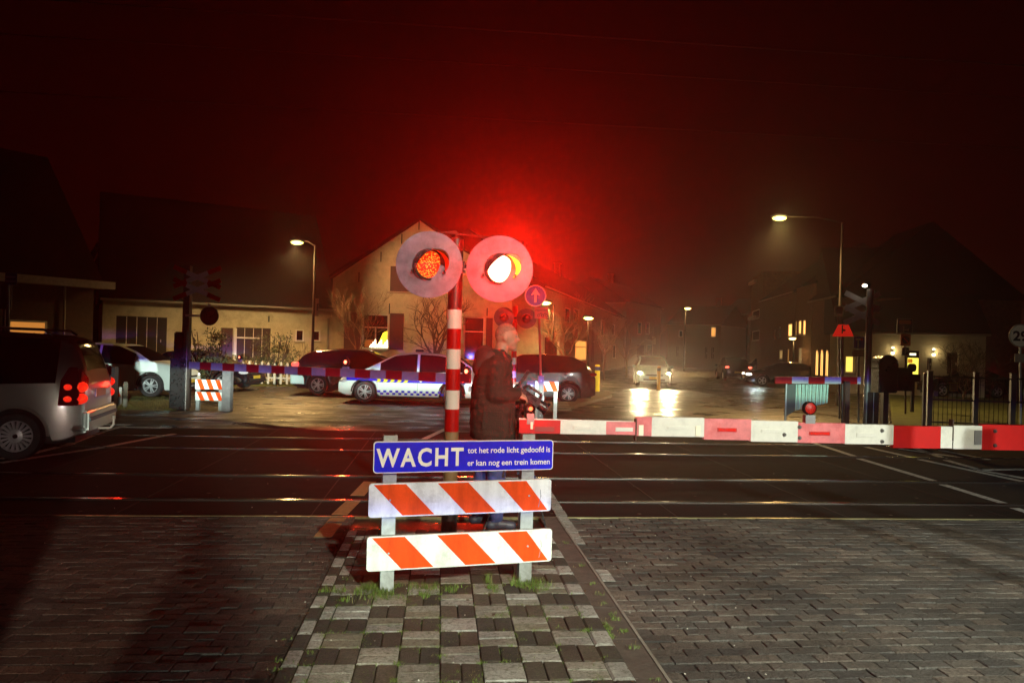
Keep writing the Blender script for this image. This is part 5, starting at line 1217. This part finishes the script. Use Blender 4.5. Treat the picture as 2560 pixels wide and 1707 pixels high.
# parking plates on that pole
p=PL((lp1.location.x,30,FZ),0,-.1)
a=p.at(781,790);b=p.at(791,746); mb=MB(); mb.b2((a.x+.1,-.1,a.y),(b.x+.1,-.08,b.y)); o=mb.build('parking_plate',mat('dim_sign_white',(.25,.22,.18),.5),lp1); a=p.at(783,776);b=p.at(789,752); mb=MB(); text_into(mb,'P',b.y-a.y,(a.x+.12,-.103,a.y),UX,UZ,off=.01); mb.build('lettering',blk,o)
lp2=street_lamp('tallest street lamp, its long arm high against the sky',1948,545,2101,28,1.0,4200,yel,YO)
street_lamp('low street lamp beside the round blue arrow sign',1364,757,1383,40,1.1,1200,yel,YO,es=16)
street_lamp('second low street lamp in front of the terrace windows',1471,795,1470,46,1.1,1400,yel,YO,arm=False)
street_lamp('higher of the two street lamps over the low white shopfronts',1719,771,1712,74,1.2,1500,yel,YO,arm=False)
street_lamp('smaller and lower of the two street lamps over the low white shopfronts',1744,800,1740,95,1.2,1200,yel,YO,arm=False)
street_lamp('cool white street lamp above the round 29 sign',2535,770,2580,46,1.2,220,(1,.95,.75),(1,.95,.8))
street_lamp('small lamp among the lit windows of the brick houses',1981,846,1984,45,.8,140,yel,YO,arm=False)
# ================================================================ trees and shrubs
def tree(label,px,ybase,d,h,spread,seed,levels=5,trunk=.07,m=None,forks=3,start=.35,name='bare_tree',up=.55,kind='bare tree'):
    rg=random.Random(seed); A=W(px,ybase,d); A.z=FZ; t=thing(name,label,kind,A,0); m=m or bark
    mb=MB(); hs=h*start; mb.cyl((0,0,0),(0,0,hs*.6),trunk,trunk*.9,n=8); mb.cyl((0,0,hs*.6),(.02,0,hs),trunk*.9,trunk*.8,n=8); mb.build('trunk',m,t,smooth=50)
    cr=MB()
    def grow(p,dv,ln,r,lv):
        seg=3; q=p
        for k in range(seg):
            dv=(dv+Vector((rg.gauss(0,.16),rg.gauss(0,.16),rg.gauss(.06,.1)))).normalized(); n_=q+dv*ln/seg
            cr.cyl(q,n_,max(.006,r*(1-k*.2)),max(.005,r*(1-(k+1)*.2)),n=5 if lv>1 else 3,cap=False); q=n_
            if lv>0 and k<seg-1 and rg.random()<.75:
                s=Vector((rg.gauss(0,1),rg.gauss(0,1),rg.gauss(0,.4))).normalized(); grow(q,(dv*up*1.6+s*spread).normalized(),ln*.55,r*.5,lv-1)
        if lv>0:
            for _ in range(2):
                s=Vector((rg.gauss(0,1),rg.gauss(0,1),rg.gauss(0,.4))).normalized(); grow(q,(dv+s*spread*.8).normalized(),ln*.72,r*.6,lv-1)
    for k in range(forks):
        a=2*math.pi*k/forks+rg.uniform(-.4,.4); grow(Vector((.02,0,hs)),Vector((math.cos(a)*spread,math.sin(a)*spread,1)).normalized(),h*(1-start)*.36,trunk*.6,levels)
    cr.build('crown',m,t); return t
tree('bare many-twigged tree before the farmhouse wall beside the banded pole',1086,920,31,4.35,.75,5,4,.10,start=.30,forks=5)
tree('thin bare tree in front of the lamp-lit farmhouse window',893,925,33,4.5,.55,9,4,.05,start=.30,forks=4,m=mat('pale_bark',(.16,.11,.07),.9,var=.3))
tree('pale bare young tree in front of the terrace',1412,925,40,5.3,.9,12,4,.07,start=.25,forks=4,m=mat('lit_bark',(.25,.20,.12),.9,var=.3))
tree('slim bare tree between two street bollards by the terrace',1510,920,46,4.6,.9,14,3,.06,start=.35,forks=4)
tree('tall straight bare tree further down the terrace',1567,915,52,5.8,1.1,15,3,.08,start=.2,forks=4,m=MATS['lit_bark'])
tree('leafless twiggy shrub before the bungalow wall',2410,955,33,3.0,.9,21,4,.05,start=.12,forks=6,name='bare_shrub',kind='shrub')
tree('leafless low shrub under the little windows of the low wing',745,935,33,2.1,.6,22,3,.03,start=.1,forks=7,name='bare_shrub',kind='shrub')
def shrub(label,px,ybase,d,w_,h,seed,n=900,m=None):
    rg=random.Random(seed); A=W(px,ybase,d); A.z=FZ; t=thing('leafy_shrub',label,'shrub',A,0)
    mb=MB(); 
    for k in range(14):
        a=rg.uniform(0,6.28); mb.tube([(0,0,0),(math.cos(a)*w_*.2,math.sin(a)*w_*.15,h*.4),(math.cos(a)*w_*.4,math.sin(a)*w_*.3,h*rg.uniform(.6,.95))],.02,5)
    mb.build('trunk',bark,t)
    cl=[(rg.gauss(0,.24)*w_,rg.gauss(0,.2)*w_,rg.uniform(.15,.9)*h) for _ in range(26)]; mb=MB()
    for k in range(n):
        c=rg.choice(cl); p=Vector((c[0]+rg.gauss(0,.13),c[1]+rg.gauss(0,.13),max(.03,c[2]+rg.gauss(0,.13)))); s=rg.uniform(.03,.075)
        u=Vector((rg.gauss(0,1),rg.gauss(0,1),rg.gauss(0,1))).normalized(); v=u.orthogonal().normalized(); mb.face([p-u*s,p+v*s*.4,p+u*s,p-v*s*.4])
    mb.build('crown',m or leafm,t,recalc=False); return t
shrub('dark evergreen shrub drooping beside the gate doors behind the crossed-board mast',512,905,27.5,1.9,2.3,31,1500)
shrub('leafy shrub against the cream wall beside the dark gate',688,915,32,1.5,2.3,32,1200)
shrub('dark bush behind the roof of the people carrier',98,900,22.5,1.5,2.0,33,900)
shrub('bush covering the dark gate doors behind the white car',640,920,32.3,2.2,1.4,34,1300)
# lawns
mb=MB()
q=[GF(2232,1085),GF(2640,1085),GF(2640,968),GF(2220,962)]; mb.prism([Vector((p.x,p.y,zg(p.y)-.004)) for p in q],(0,0,.008))
structure(mb.build('lawn',lawnm))
mb=MB(); q=[GF(250,1040),GF(430,1040),GF(430,990),GF(235,996)]; mb.prism([Vector((p.x,p.y,FZ-.002)) for p in q],(0,0,.006)); structure(mb.build('verge',lawnm))
mb=MB(); q=[GF(520,965),GF(810,965),GF(800,945),GF(520,948)]; mb.prism([Vector((p.x,p.y,FZ-.006)) for p in q],(0,0,.01)); structure(mb.build('verge',lawnm))
# pavement in front of the terrace and island beyond the tracks
mb=MB(); q=[GF(1330,1032),GF(1415,1026),GF(1530,992),GF(1520,984),GF(1420,985),GF(1330,990)]; mb.prism([Vector((p.x,p.y,max(FZ,zg(p.y))-.01)) for p in q],(0,0,.11)); structure(mb.build('pavement',mat('pavement_tile',(.09,.075,.055),.6,var=.3,vs=3,bump=.5,bs=12)))
mb=MB(); 
for r_ in range(9):
    for c_ in range(7):
        a=GF(1318+c_*16-r_*3,1035-r_*6.5); b=GF(1318+c_*16+12-r_*3,1035-r_*6.5-4); z=max(FZ,zg(a.y))+.102; mb.prism([(a.x,a.y,z),(b.x,a.y,z),(b.x,b.y,z),(a.x,b.y,z)],(0,0,.006))
structure(mb.build('island_tiles',concrete))
mb=MB(); q=[GF(1420,936),GF(1640,912),GF(1640,905),GF(1420,922)]; mb.prism([Vector((p.x,p.y,FZ-.01)) for p in q],(0,0,.1)); structure(mb.build('pavement',MATS['pavement_tile']))
# grass tufts
def tufts(name,label,spots,seed,kindm=None,h=(.03,.08)):
    rg=random.Random(seed); mb=MB()
    for (x,y,z,rad,n,hh) in spots:
        for k in range(n):
            a=rg.uniform(0,6.28); r_=rad*math.sqrt(rg.random()); bx=x+math.cos(a)*r_; by=y+math.sin(a)*r_*.7; H=hh*rg.uniform(.5,1.1); l=rg.uniform(0,6.28); lean=rg.uniform(.2,1.2)*H
            w_=rg.uniform(.0009,.0022)*(1+hh*5); d=Vector((math.cos(l),math.sin(l),0)); s=Vector((-d.y,d.x,0))*w_
            p=Vector((bx,by,z)); m_=p+d*lean*.35+Vector((0,0,H*.6)); e_=p+d*lean+Vector((0,0,H))
            mb.add([p-s,p+s,m_+s*.8,m_-s*.8,e_],[(0,1,2,3),(3,2,4)])
    o=mb.build(name,kindm or grassm,recalc=False); return tag(o,label,'grass',kind='stuff')
sp_=[]
rg=random.Random(4)
for px,n,rad,hh in ((945,330,.085,.05),(965,160,.06,.06),(1320,330,.085,.05),(1345,150,.05,.045),(905,50,.05,.06),(870,40,.03,.075),(830,30,.03,.07),(1075,60,.035,.08),(1110,50,.03,.085),(1220,50,.03,.08),(1285,60,.03,.09),(1030,50,.05,.05),(1165,40,.05,.04),(1250,30,.03,.06)):
    for k in range(4):
        q=G(px+rg.uniform(-22,22),1476-(px-960)*.06+rg.uniform(-12,22),ISZ); sp_.append((q.x,q.y,ISZ-.012,rad*rg.uniform(.7,1.4),n//2,hh*rg.uniform(.35,1.0)))
for k in range(230):
    a=IL+rg.randrange(9)*cell if rg.random()<.5 else rg.uniform(IL-.2,IR); b=rg.uniform(3.4,4.8) if rg.random()<.9 else rg.uniform(4.8,6.4); 
    if rg.random()<.5: b=.6+round((b-.6)/cell)*cell
    q=T(a,b); sp_.append((q.x,q.y,ISZ-.012,.03,rg.randint(4,22),.022))
for k in range(16): q=T(IR+.125+rg.uniform(-.01,.02),4.2+rg.uniform(-.12,.12)); sp_.append((q.x,q.y,.02,.025,12,.03))
tufts('grass_tufts','green grass and weeds sprouting between the island pavers around the barrier posts',sp_,5)
sp2=[(x+rg.uniform(-.04,.04),y+rg.uniform(-.05,.05),z,r_*1.3,max(2,n//4),h_*.8) for x,y,z,r_,n,h_ in sp_]
tufts('grass_straw','withered straw-coloured blades and moss among the green weeds on the island',sp2,8,mat('straw',(.22,.19,.08),.8,var=.4))
sp_=[]
for k in range(420):
    px=rg.uniform(2225,2560); py=rg.uniform(965,1078); q=GF(px,py); sp_.append((q.x,q.y,zg(q.y)-.01,.35,16,.09))
tufts('grass_blades','grass of the verge behind and around the bar fence',sp_,6)
sp_=[]
for k in range(160):
    px=rg.uniform(245,430); py=rg.uniform(992,1030); q=GF(px,py); sp_.append((q.x,q.y,FZ,.25,14,.08))
tufts('grass_blades','rough dry grass of the verge in front of the white car',sp_,7,mat('dry_grass',(.16,.15,.04),.7,var=.4))

rg=random.Random(12); mb=MB()
for k in range(260):
    if rg.random()<.45: q=T(rg.choice([IL-.17,IR+.30,IR+.13])+rg.gauss(0,.03),rg.uniform(3.4,7))
    else: q=T(rg.uniform(-4,5),rg.uniform(3.4,7.1))
    a=rg.uniform(0,6.28); s_=rg.uniform(.006,.018); inI=-.75<((q.x)*math.cos(TH)+q.y*math.sin(TH))<.99 and q.y<6.9; z=(ISZ if inI else .009)+.004
    u=Vector((math.cos(a),math.sin(a),rg.uniform(-.3,.3)))*s_; v=Vector((-math.sin(a),math.cos(a),rg.uniform(-.3,.3)))*s_*.6; c=Vector((q.x,q.y,z+.003))
    mb.add([c-u,c-v*.8,c+u,c+v],[(0,1,2),(0,2,3)])
tag(mb.build('leaf_litter',mat('dead_leaf',(.10,.06,.03),.7,var=.6,vs=5),recalc=False),'dead leaves and scraps lying in the joints and gutters of the paving','leaf litter',kind='stuff')
# ================================================================ the cameraman
from mathutils import noise as mnoise
def limb(mb,pts):
    """pts: (x,y,z,r) joined by tapering capsules"""
    for (x,y,z,r) in pts: mb.ell((x,y,z),r,n=18,k=12)
    for a,b in zip(pts[:-1],pts[1:]): mb.cyl(a[:3],b[:3],a[3],b[3],n=18)
def fuse(mb,name,m,parent,vox=.008,smooth=6,disp=0,dsc=9,stretch=(1,1,1)):
    me=bpy.data.meshes.new('tmp'); me.from_pydata([tuple(p) for p in mb.v],[],mb.f)
    bm=bmesh.new(); bm.from_mesh(me); bmesh.ops.recalc_face_normals(bm,faces=bm.faces); bm.to_mesh(me); bm.free()
    ob=bpy.data.objects.new('tmp',me); C.objects.link(ob)
    r=ob.modifiers.new('r','REMESH'); r.mode='VOXEL'; r.voxel_size=vox
    s=ob.modifiers.new('s','SMOOTH'); s.factor=.6; s.iterations=smooth
    dg=bpy.context.evaluated_depsgraph_get(); nm=bpy.data.meshes.new_from_object(ob.evaluated_get(dg)); nm.name=name
    C.objects.unlink(ob); bpy.data.objects.remove(ob)
    if disp:
        nm.update()
        for v in nm.vertices:
            q=Vector((v.co.x*dsc*stretch[0],v.co.y*dsc*stretch[1],v.co.z*dsc*stretch[2])); k=mnoise.noise(q)*1.0+.5*mnoise.noise(q*2.3); v.co+=v.normal*k*disp
    nm.materials.clear(); nm.materials.append(m)
    for p in nm.polygons: p.use_smooth=True
    o=bpy.data.objects.new(name,nm); C.objects.link(o)
    if parent is not None: o.parent=parent
    return o
PP=W(1226,1318,6.6); PP.z=ISZ
skin=mat('skin',(.42,.20,.13),.55,var=.10,vs=14)
# body: one continuous surface, facing +x, leaning a little forward
mb=MB()
mb.ell((.095,0,1.705),(.098,.079,.108),n=28,k=18); mb.ell((.125,0,1.655),(.072,.064,.080),n=24,k=14)     # skull, face
mb.ell((.150,0,1.605),(.045,.042,.036),n=16,k=10); mb.ell((.188,0,1.722),(.016,.050,.014),n=14,k=8)       # chin, brow
limb(mb,[(.190,0,1.700,.010),(.208,0,1.676,.013)]); mb.ell((.204,0,1.664),(.014,.018,.009),n=10,k=8)      # nose
mb.ell((.186,0,1.634),(.013,.026,.008),n=12,k=8); mb.ell((.182,0,1.622),(.013,.023,.008),n=12,k=8)        # lips
for s in (-1,1):
    mb.ell((.158,s*.034,1.672),(.028,.022,.020),n=12,k=8)                                                 # cheek
    mb.ell((.078,s*.080,1.680),(.018,.009,.032),rot=Matrix.Rotation(R(-12),3,'Y'),n=14,k=10)              # ear
limb(mb,[(.070,0,1.62,.062),(.035,0,1.50,.066)])
limb(mb,[(.0,0,1.42,.12),(-.02,0,1.20,.13),(-.03,0,.98,.14)])
for s in (-1,1):
    limb(mb,[(.02,s*.17,1.44,.062),(-.02,s*.22,1.19,.048)])
def hand(mb,wr,dr,up,side,curl,thumb):
    """wrist, pointing direction, back-of-hand direction; fingers bend away from 'up'"""
    dr=Vector(dr).normalized(); up=Vector(up).normalized(); sd=dr.cross(up).normalized()*side; wr=Vector(wr); up=sd.cross(dr)*side
    for f in (-.027,-.009,.009,.027): limb(mb,[(*(wr+sd*f*.55),.020),(*(wr+dr*.075+sd*f),.0155)])
    for i,(f,l) in enumerate(((-.031,.070),(-.0105,.080),(.0105,.075),(.030,.058))):
        p=wr+dr*.082+sd*f*1.08; ang=R(curl[0]+6*i); pts=[(*p,.0105)]; d=dr
        for k,(frac,c) in enumerate(((.45,curl[0]+4*i),(.32,curl[1]),(.23,curl[2]))):
            a=R(c); d=(d*math.cos(a)-up*math.sin(a)).normalized(); p=p+d*l*frac; pts.append((*p,.0098-.0012*k)); up2=up
            up=(up*math.cos(a)+ (d.cross(sd)*0)).normalized() if False else (sd.cross(d)*side).normalized()
        limb(mb,pts); up=(sd.cross(dr)*side).normalized()
    b=wr+dr*.022-sd*.026; t=(dr*.75-sd*thumb-up*.45).normalized(); q=b+t*.040; t2=(dr*.9-sd*.1-up*.45).normalized(); limb(mb,[(*b,.0155),(*q,.0125),(*(q+t2*.030),.0105)])
# near hand rests on the camera grip
wrN=(.185,-.17,1.195); wrF=(.20,.10,1.17)
limb(mb,[(-.02,-.23,1.19,.047),(.09,-.205,1.18,.040),(*wrN,.029)]); hand(mb,wrN,(.93,.16,-.25),(.25,-.55,.75),1,(28,38,25),.55)
limb(mb,[(-.02,.215,1.19,.047),(.10,.17,1.17,.040),(*wrF,.029)]); hand(mb,wrF,(.9,-.1,-.35),(.3,.35,.88),-1,(28,38,25),.55)
legs={-1:[(-.03,-.09,.95,.10),(.03,-.10,.52,.062),(.035,-.10,.10,.042)],1:[(-.03,.09,.95,.10),(-.05,.10,.52,.062),(-.10,.10,.10,.042)]}
for s in legs: limb(mb,legs[s])
per=fuse(mb,'person',skin,None,.0058,3)
per.location=PP; per.rotation_euler=(0,0,R(6)); INV[per.name]=(Matrix.Translation(PP)@Matrix.Rotation(R(6),4,'Z')).inverted()
tag(per,'shaven-headed cameraman in a long dark parka, hands on a video camera','person')
hair=mat('shaved_hair',(.27,.13,.09),.8,var=.35,vs=70)
c_=MB(); c_.ell((.0945,0,1.7055),(.1005,.0815,.1095),n=40,k=30); c2=MB(); c2.v=c_.v
for f in c_.f:
    m_=sum((c_.v[i] for i in f),Vector())/len(f); hl=1.742 if m_.x>.10 else 1.742-(.10-m_.x)*.55
    if m_.x>.10: hl=1.742+(m_.x-.10)*.25
    if m_.z>hl: c2.f.append(f); c2.m.append(0)
c2.build('hair',hair,per,smooth=60)
for s in (-1,1):
    e_=MB(); e_.ell((.178,s*.032,1.700),.0115,n=10,k=8); e_.build('eye',mat('eye',(.25,.2,.18),.2),per,smooth=60)
    b_=MB(); b_.ell((.186,s*.034,1.724),(.006,.024,.004),n=10,k=6); b_.build('eyebrow',hair,per,smooth=60)
# parka
parka=mat('olive_brown_parka',(.013,.0125,.007),.85,var=.35,vs=10,bump=.45,bs=90)
mb=MB()
limb(mb,[(.0,0,1.40,.165),(-.02,0,1.22,.185),(-.02,0,1.02,.19),(-.01,0,.84,.195)])
for s in (-1,1): limb(mb,[(-.03,s*.13,1.40,.12),(-.06,s*.12,1.20,.135),(-.065,s*.12,1.0,.14),(-.05,s*.12,.84,.15)]); limb(mb,[(.04,s*.08,1.36,.11),(.045,s*.10,1.12,.135),(.045,s*.10,.84,.15)])
for s in (-1,1):
    limb(mb,[(.005,s*.175,1.44,.092),(.0,s*.22,1.32,.088),(-.015,s*.235,1.20,.082),(.09,s*.21,1.185,.066),((.175,-.165,1.195) if s<0 else (.19,.11,1.17))+(.054,)])
limb(mb,[(-.03,-.07,1.50,.075),(-.06,0,1.52,.085),(-.03,.07,1.50,.075)]); limb(mb,[(-.03,-.08,1.55,.042),(.05,-.085,1.54,.042),(.115,-.045,1.49,.042),(.115,.045,1.49,.042),(.05,.085,1.54,.042),(-.03,.08,1.55,.042)])
jk=fuse(mb,'parka',parka,per,.010,4,.012,6,(1,1,2.6))
# flatten the hem
for v in jk.data.vertices:
    if v.co.z<.80: v.co.z=.80+(v.co.z-.80)*.06
# hump of the rucksack under the hood
bag=mat('dark_nylon',(.030,.022,.018),.7,var=.3,bump=.3,bs=60)
mb=MB(); limb(mb,[(-.07,-.09,1.50,.085),(-.10,-.06,1.42,.10),(-.10,.06,1.42,.10),(-.07,.09,1.50,.085)]); mb.ell((-.085,0,1.49),(.105,.16,.125),n=18,k=12)
rk=fuse(mb,'hood',bag,per,.012,4,.005,9)
mb=MB(); 
for p0,p1 in (((-.02,-.255,.99),(.07,-.262,.94)),): pass
mb.cyl((.135,-.265,1.05),(.13,-.262,.86),.004,n=6); mb.build('seam',mat('seam_dark',(.02,.015,.01),.8),jk)
mb=MB(); mb.box((-.03,-.262,.97),(.17,.012,.16),rot=Matrix.Rotation(R(4),3,'Y')); o=mb.build('pocket_flap',parka,jk); bevel(o,.004,1)
jeans=mat('blue_jeans',(.035,.05,.16),.8,var=.3,vs=25,bump=.3,bs=120)
mb=MB()
for s in legs: 
    a,b,c=legs[s]; limb(mb,[(a[0],a[1],a[2],.115),(b[0],b[1],b[2],.085),(c[0],c[1],.30,.072),(c[0],c[1],c[2]+.02,.070)])
mb.ell((-.03,0,.93),(.13,.17,.12)); fuse(mb,'jeans',jeans,per,.011,3,.005,12,(1,1,1.5))
shoe=mat('dark_shoe',(.03,.03,.045),.5,var=.2)
for s in legs:
    c=legs[s][2]; mb=MB(); limb(mb,[(c[0]-.05,c[1],.045,.045),(c[0]+.06,c[1],.045,.045),(c[0]+.15,c[1],.036,.036)]); limb(mb,[(c[0],c[1],.06,.05),(c[0],c[1],.11,.047)])
    o=fuse(mb,'shoe',shoe,per,.008,2)
    for v in o.data.vertices: v.co.z=max(v.co.z,.002)
# ---- camera on tripod
TP=W(1301,1300,6.45); TP.z=ISZ
def loc(px,py,d=6.4): 
    q=W(px,py,d)-TP; return q
vc=thing('video_camera','black video camera tilted down on the tripod, held by the cameraman','camera',TP,0)
g=lambda px,py,y=0: Vector((loc(px,py,6.5).x,y+.055,loc(px,py,6.5).z))
a=g(1302,980); b=g(1350,1012); dr=(b-a).normalized(); ang=math.atan2(dr.z,dr.x); RT=Matrix.Rotation(-ang,3,'Y')
cb=mat('camera_black',(.016,.015,.016),.35,rvar=30)
mid_=(a+b)/2
mb=MB(); mb.box(mid_,(.20,.085,.085),rot=RT); o=mb.build('body',cb,vc); bevel(o,.012,2)
mb=MB(); mb.cyl(a-dr*.0,a-dr*.07+Vector((0,0,.01)),.03,.034,n=18); mb.build('eyepiece',rubber,vc,smooth=40)
mb=MB(); mb.cyl(b-dr*.01,b+dr*.055,.044,.048,n=24); mb.cyl(b+dr*.056,b+dr*.075,.056,.06,n=24); mb.build('lens_hood',cb,vc,smooth=40)
mb=MB(); n_=Vector((-dr.z,0,dr.x)); mb.tube([a+n_*.04,a+n_*.085+dr*.02,b+n_*.085-dr*.04,b+n_*.04-dr*.03],.013,8); mb.build('handle',cb,vc,smooth=50)
mb=MB(); mb.box(g(1309,945,-.02),(.03,.07,.165),rot=Matrix.Rotation(R(32),3,'Y')); o=mb.build('monitor_arm',cb,vc); bevel(o,.006,2)
mb=MB(); mb.box(g(1291,957,-.03),(.045,.02,.018)); o=mb.build('label_plate',mat('pale_plastic',(.5,.46,.44),.4),vc); bevel(o,.003,1)
mb=MB(); mb.cyl(g(1306,1008,-.06),g(1303,1024,-.06),.030,.026,n=16); mb.build('focus_wheel',cb,vc,smooth=40)
tpd=thing('tripod','black tripod under the video camera, mostly hidden behind the WACHT sign','tripod',TP,0)
hd=Vector((loc(1300,1010).x,.055,loc(1300,1010).z)); hc=hd-Vector((0,0,.06))
mb=MB(); mb.cyl(hc-Vector((0,0,.07)),hc+Vector((0,0,.045)),.038,.045,n=18); mb.box(hc+Vector((0,0,.03)),(.10,.07,.02)); mb.build('head',cb,tpd,smooth=40)
mb=MB(); mb.tube([hc+Vector((-.02,0,0)),hc+Vector((-.20,-.05,.05))],.009,8); mb.build('pan_bar',cb,tpd)
for ang_ in (200,330,85):
    e_=Vector((hc.x+.30*math.cos(R(ang_)),hc.y+.30*math.sin(R(ang_)),0)); s_=hc-Vector((0,0,.09)); m1=s_+(e_-s_)*.5
    mb=MB()
    o1=(e_-s_).cross(Vector((0,0,1))).normalized()*.014
    mb.cyl(s_+o1,m1+o1,.009,n=8); mb.cyl(s_-o1,m1-o1,.009,n=8); mb.cyl(m1,e_+Vector((0,0,.02)),.009,.008,n=8); mb.box(m1,(.045,.03,.03)); lg_=mb.build('leg',cb,tpd)
    mb=MB(); mb.ell(e_+Vector((0,0,.012)),.015); mb.build('foot',rubber,lg_)
# ================================================================ night haze
mb=MB(); mb.b2((-192,-62,-1.3),(192,192,13.5)); hz=mb.build('haze',[mat('tmp_h',(1,1,1))],recalc=True)
hm_=bpy.data.materials.new('haze_air'); hm_.use_nodes=True; t_=hm_.node_tree
for n in list(t_.nodes):
    if n.type!='OUTPUT_MATERIAL': t_.nodes.remove(n)
pv=t_.nodes.new('ShaderNodeVolumePrincipled'); pv.inputs['Density'].default_value=.0012; pv.inputs['Anisotropy'].default_value=.85; pv.inputs['Color'].default_value=(.85,.85,.85,1)
t_.links.new(pv.outputs[0],[n for n in t_.nodes if n.type=='OUTPUT_MATERIAL'][0].inputs['Volume'])
hz.data.materials.clear(); hz.data.materials.append(hm_); hz['kind']='stuff'
bpy.context.view_layer.update()
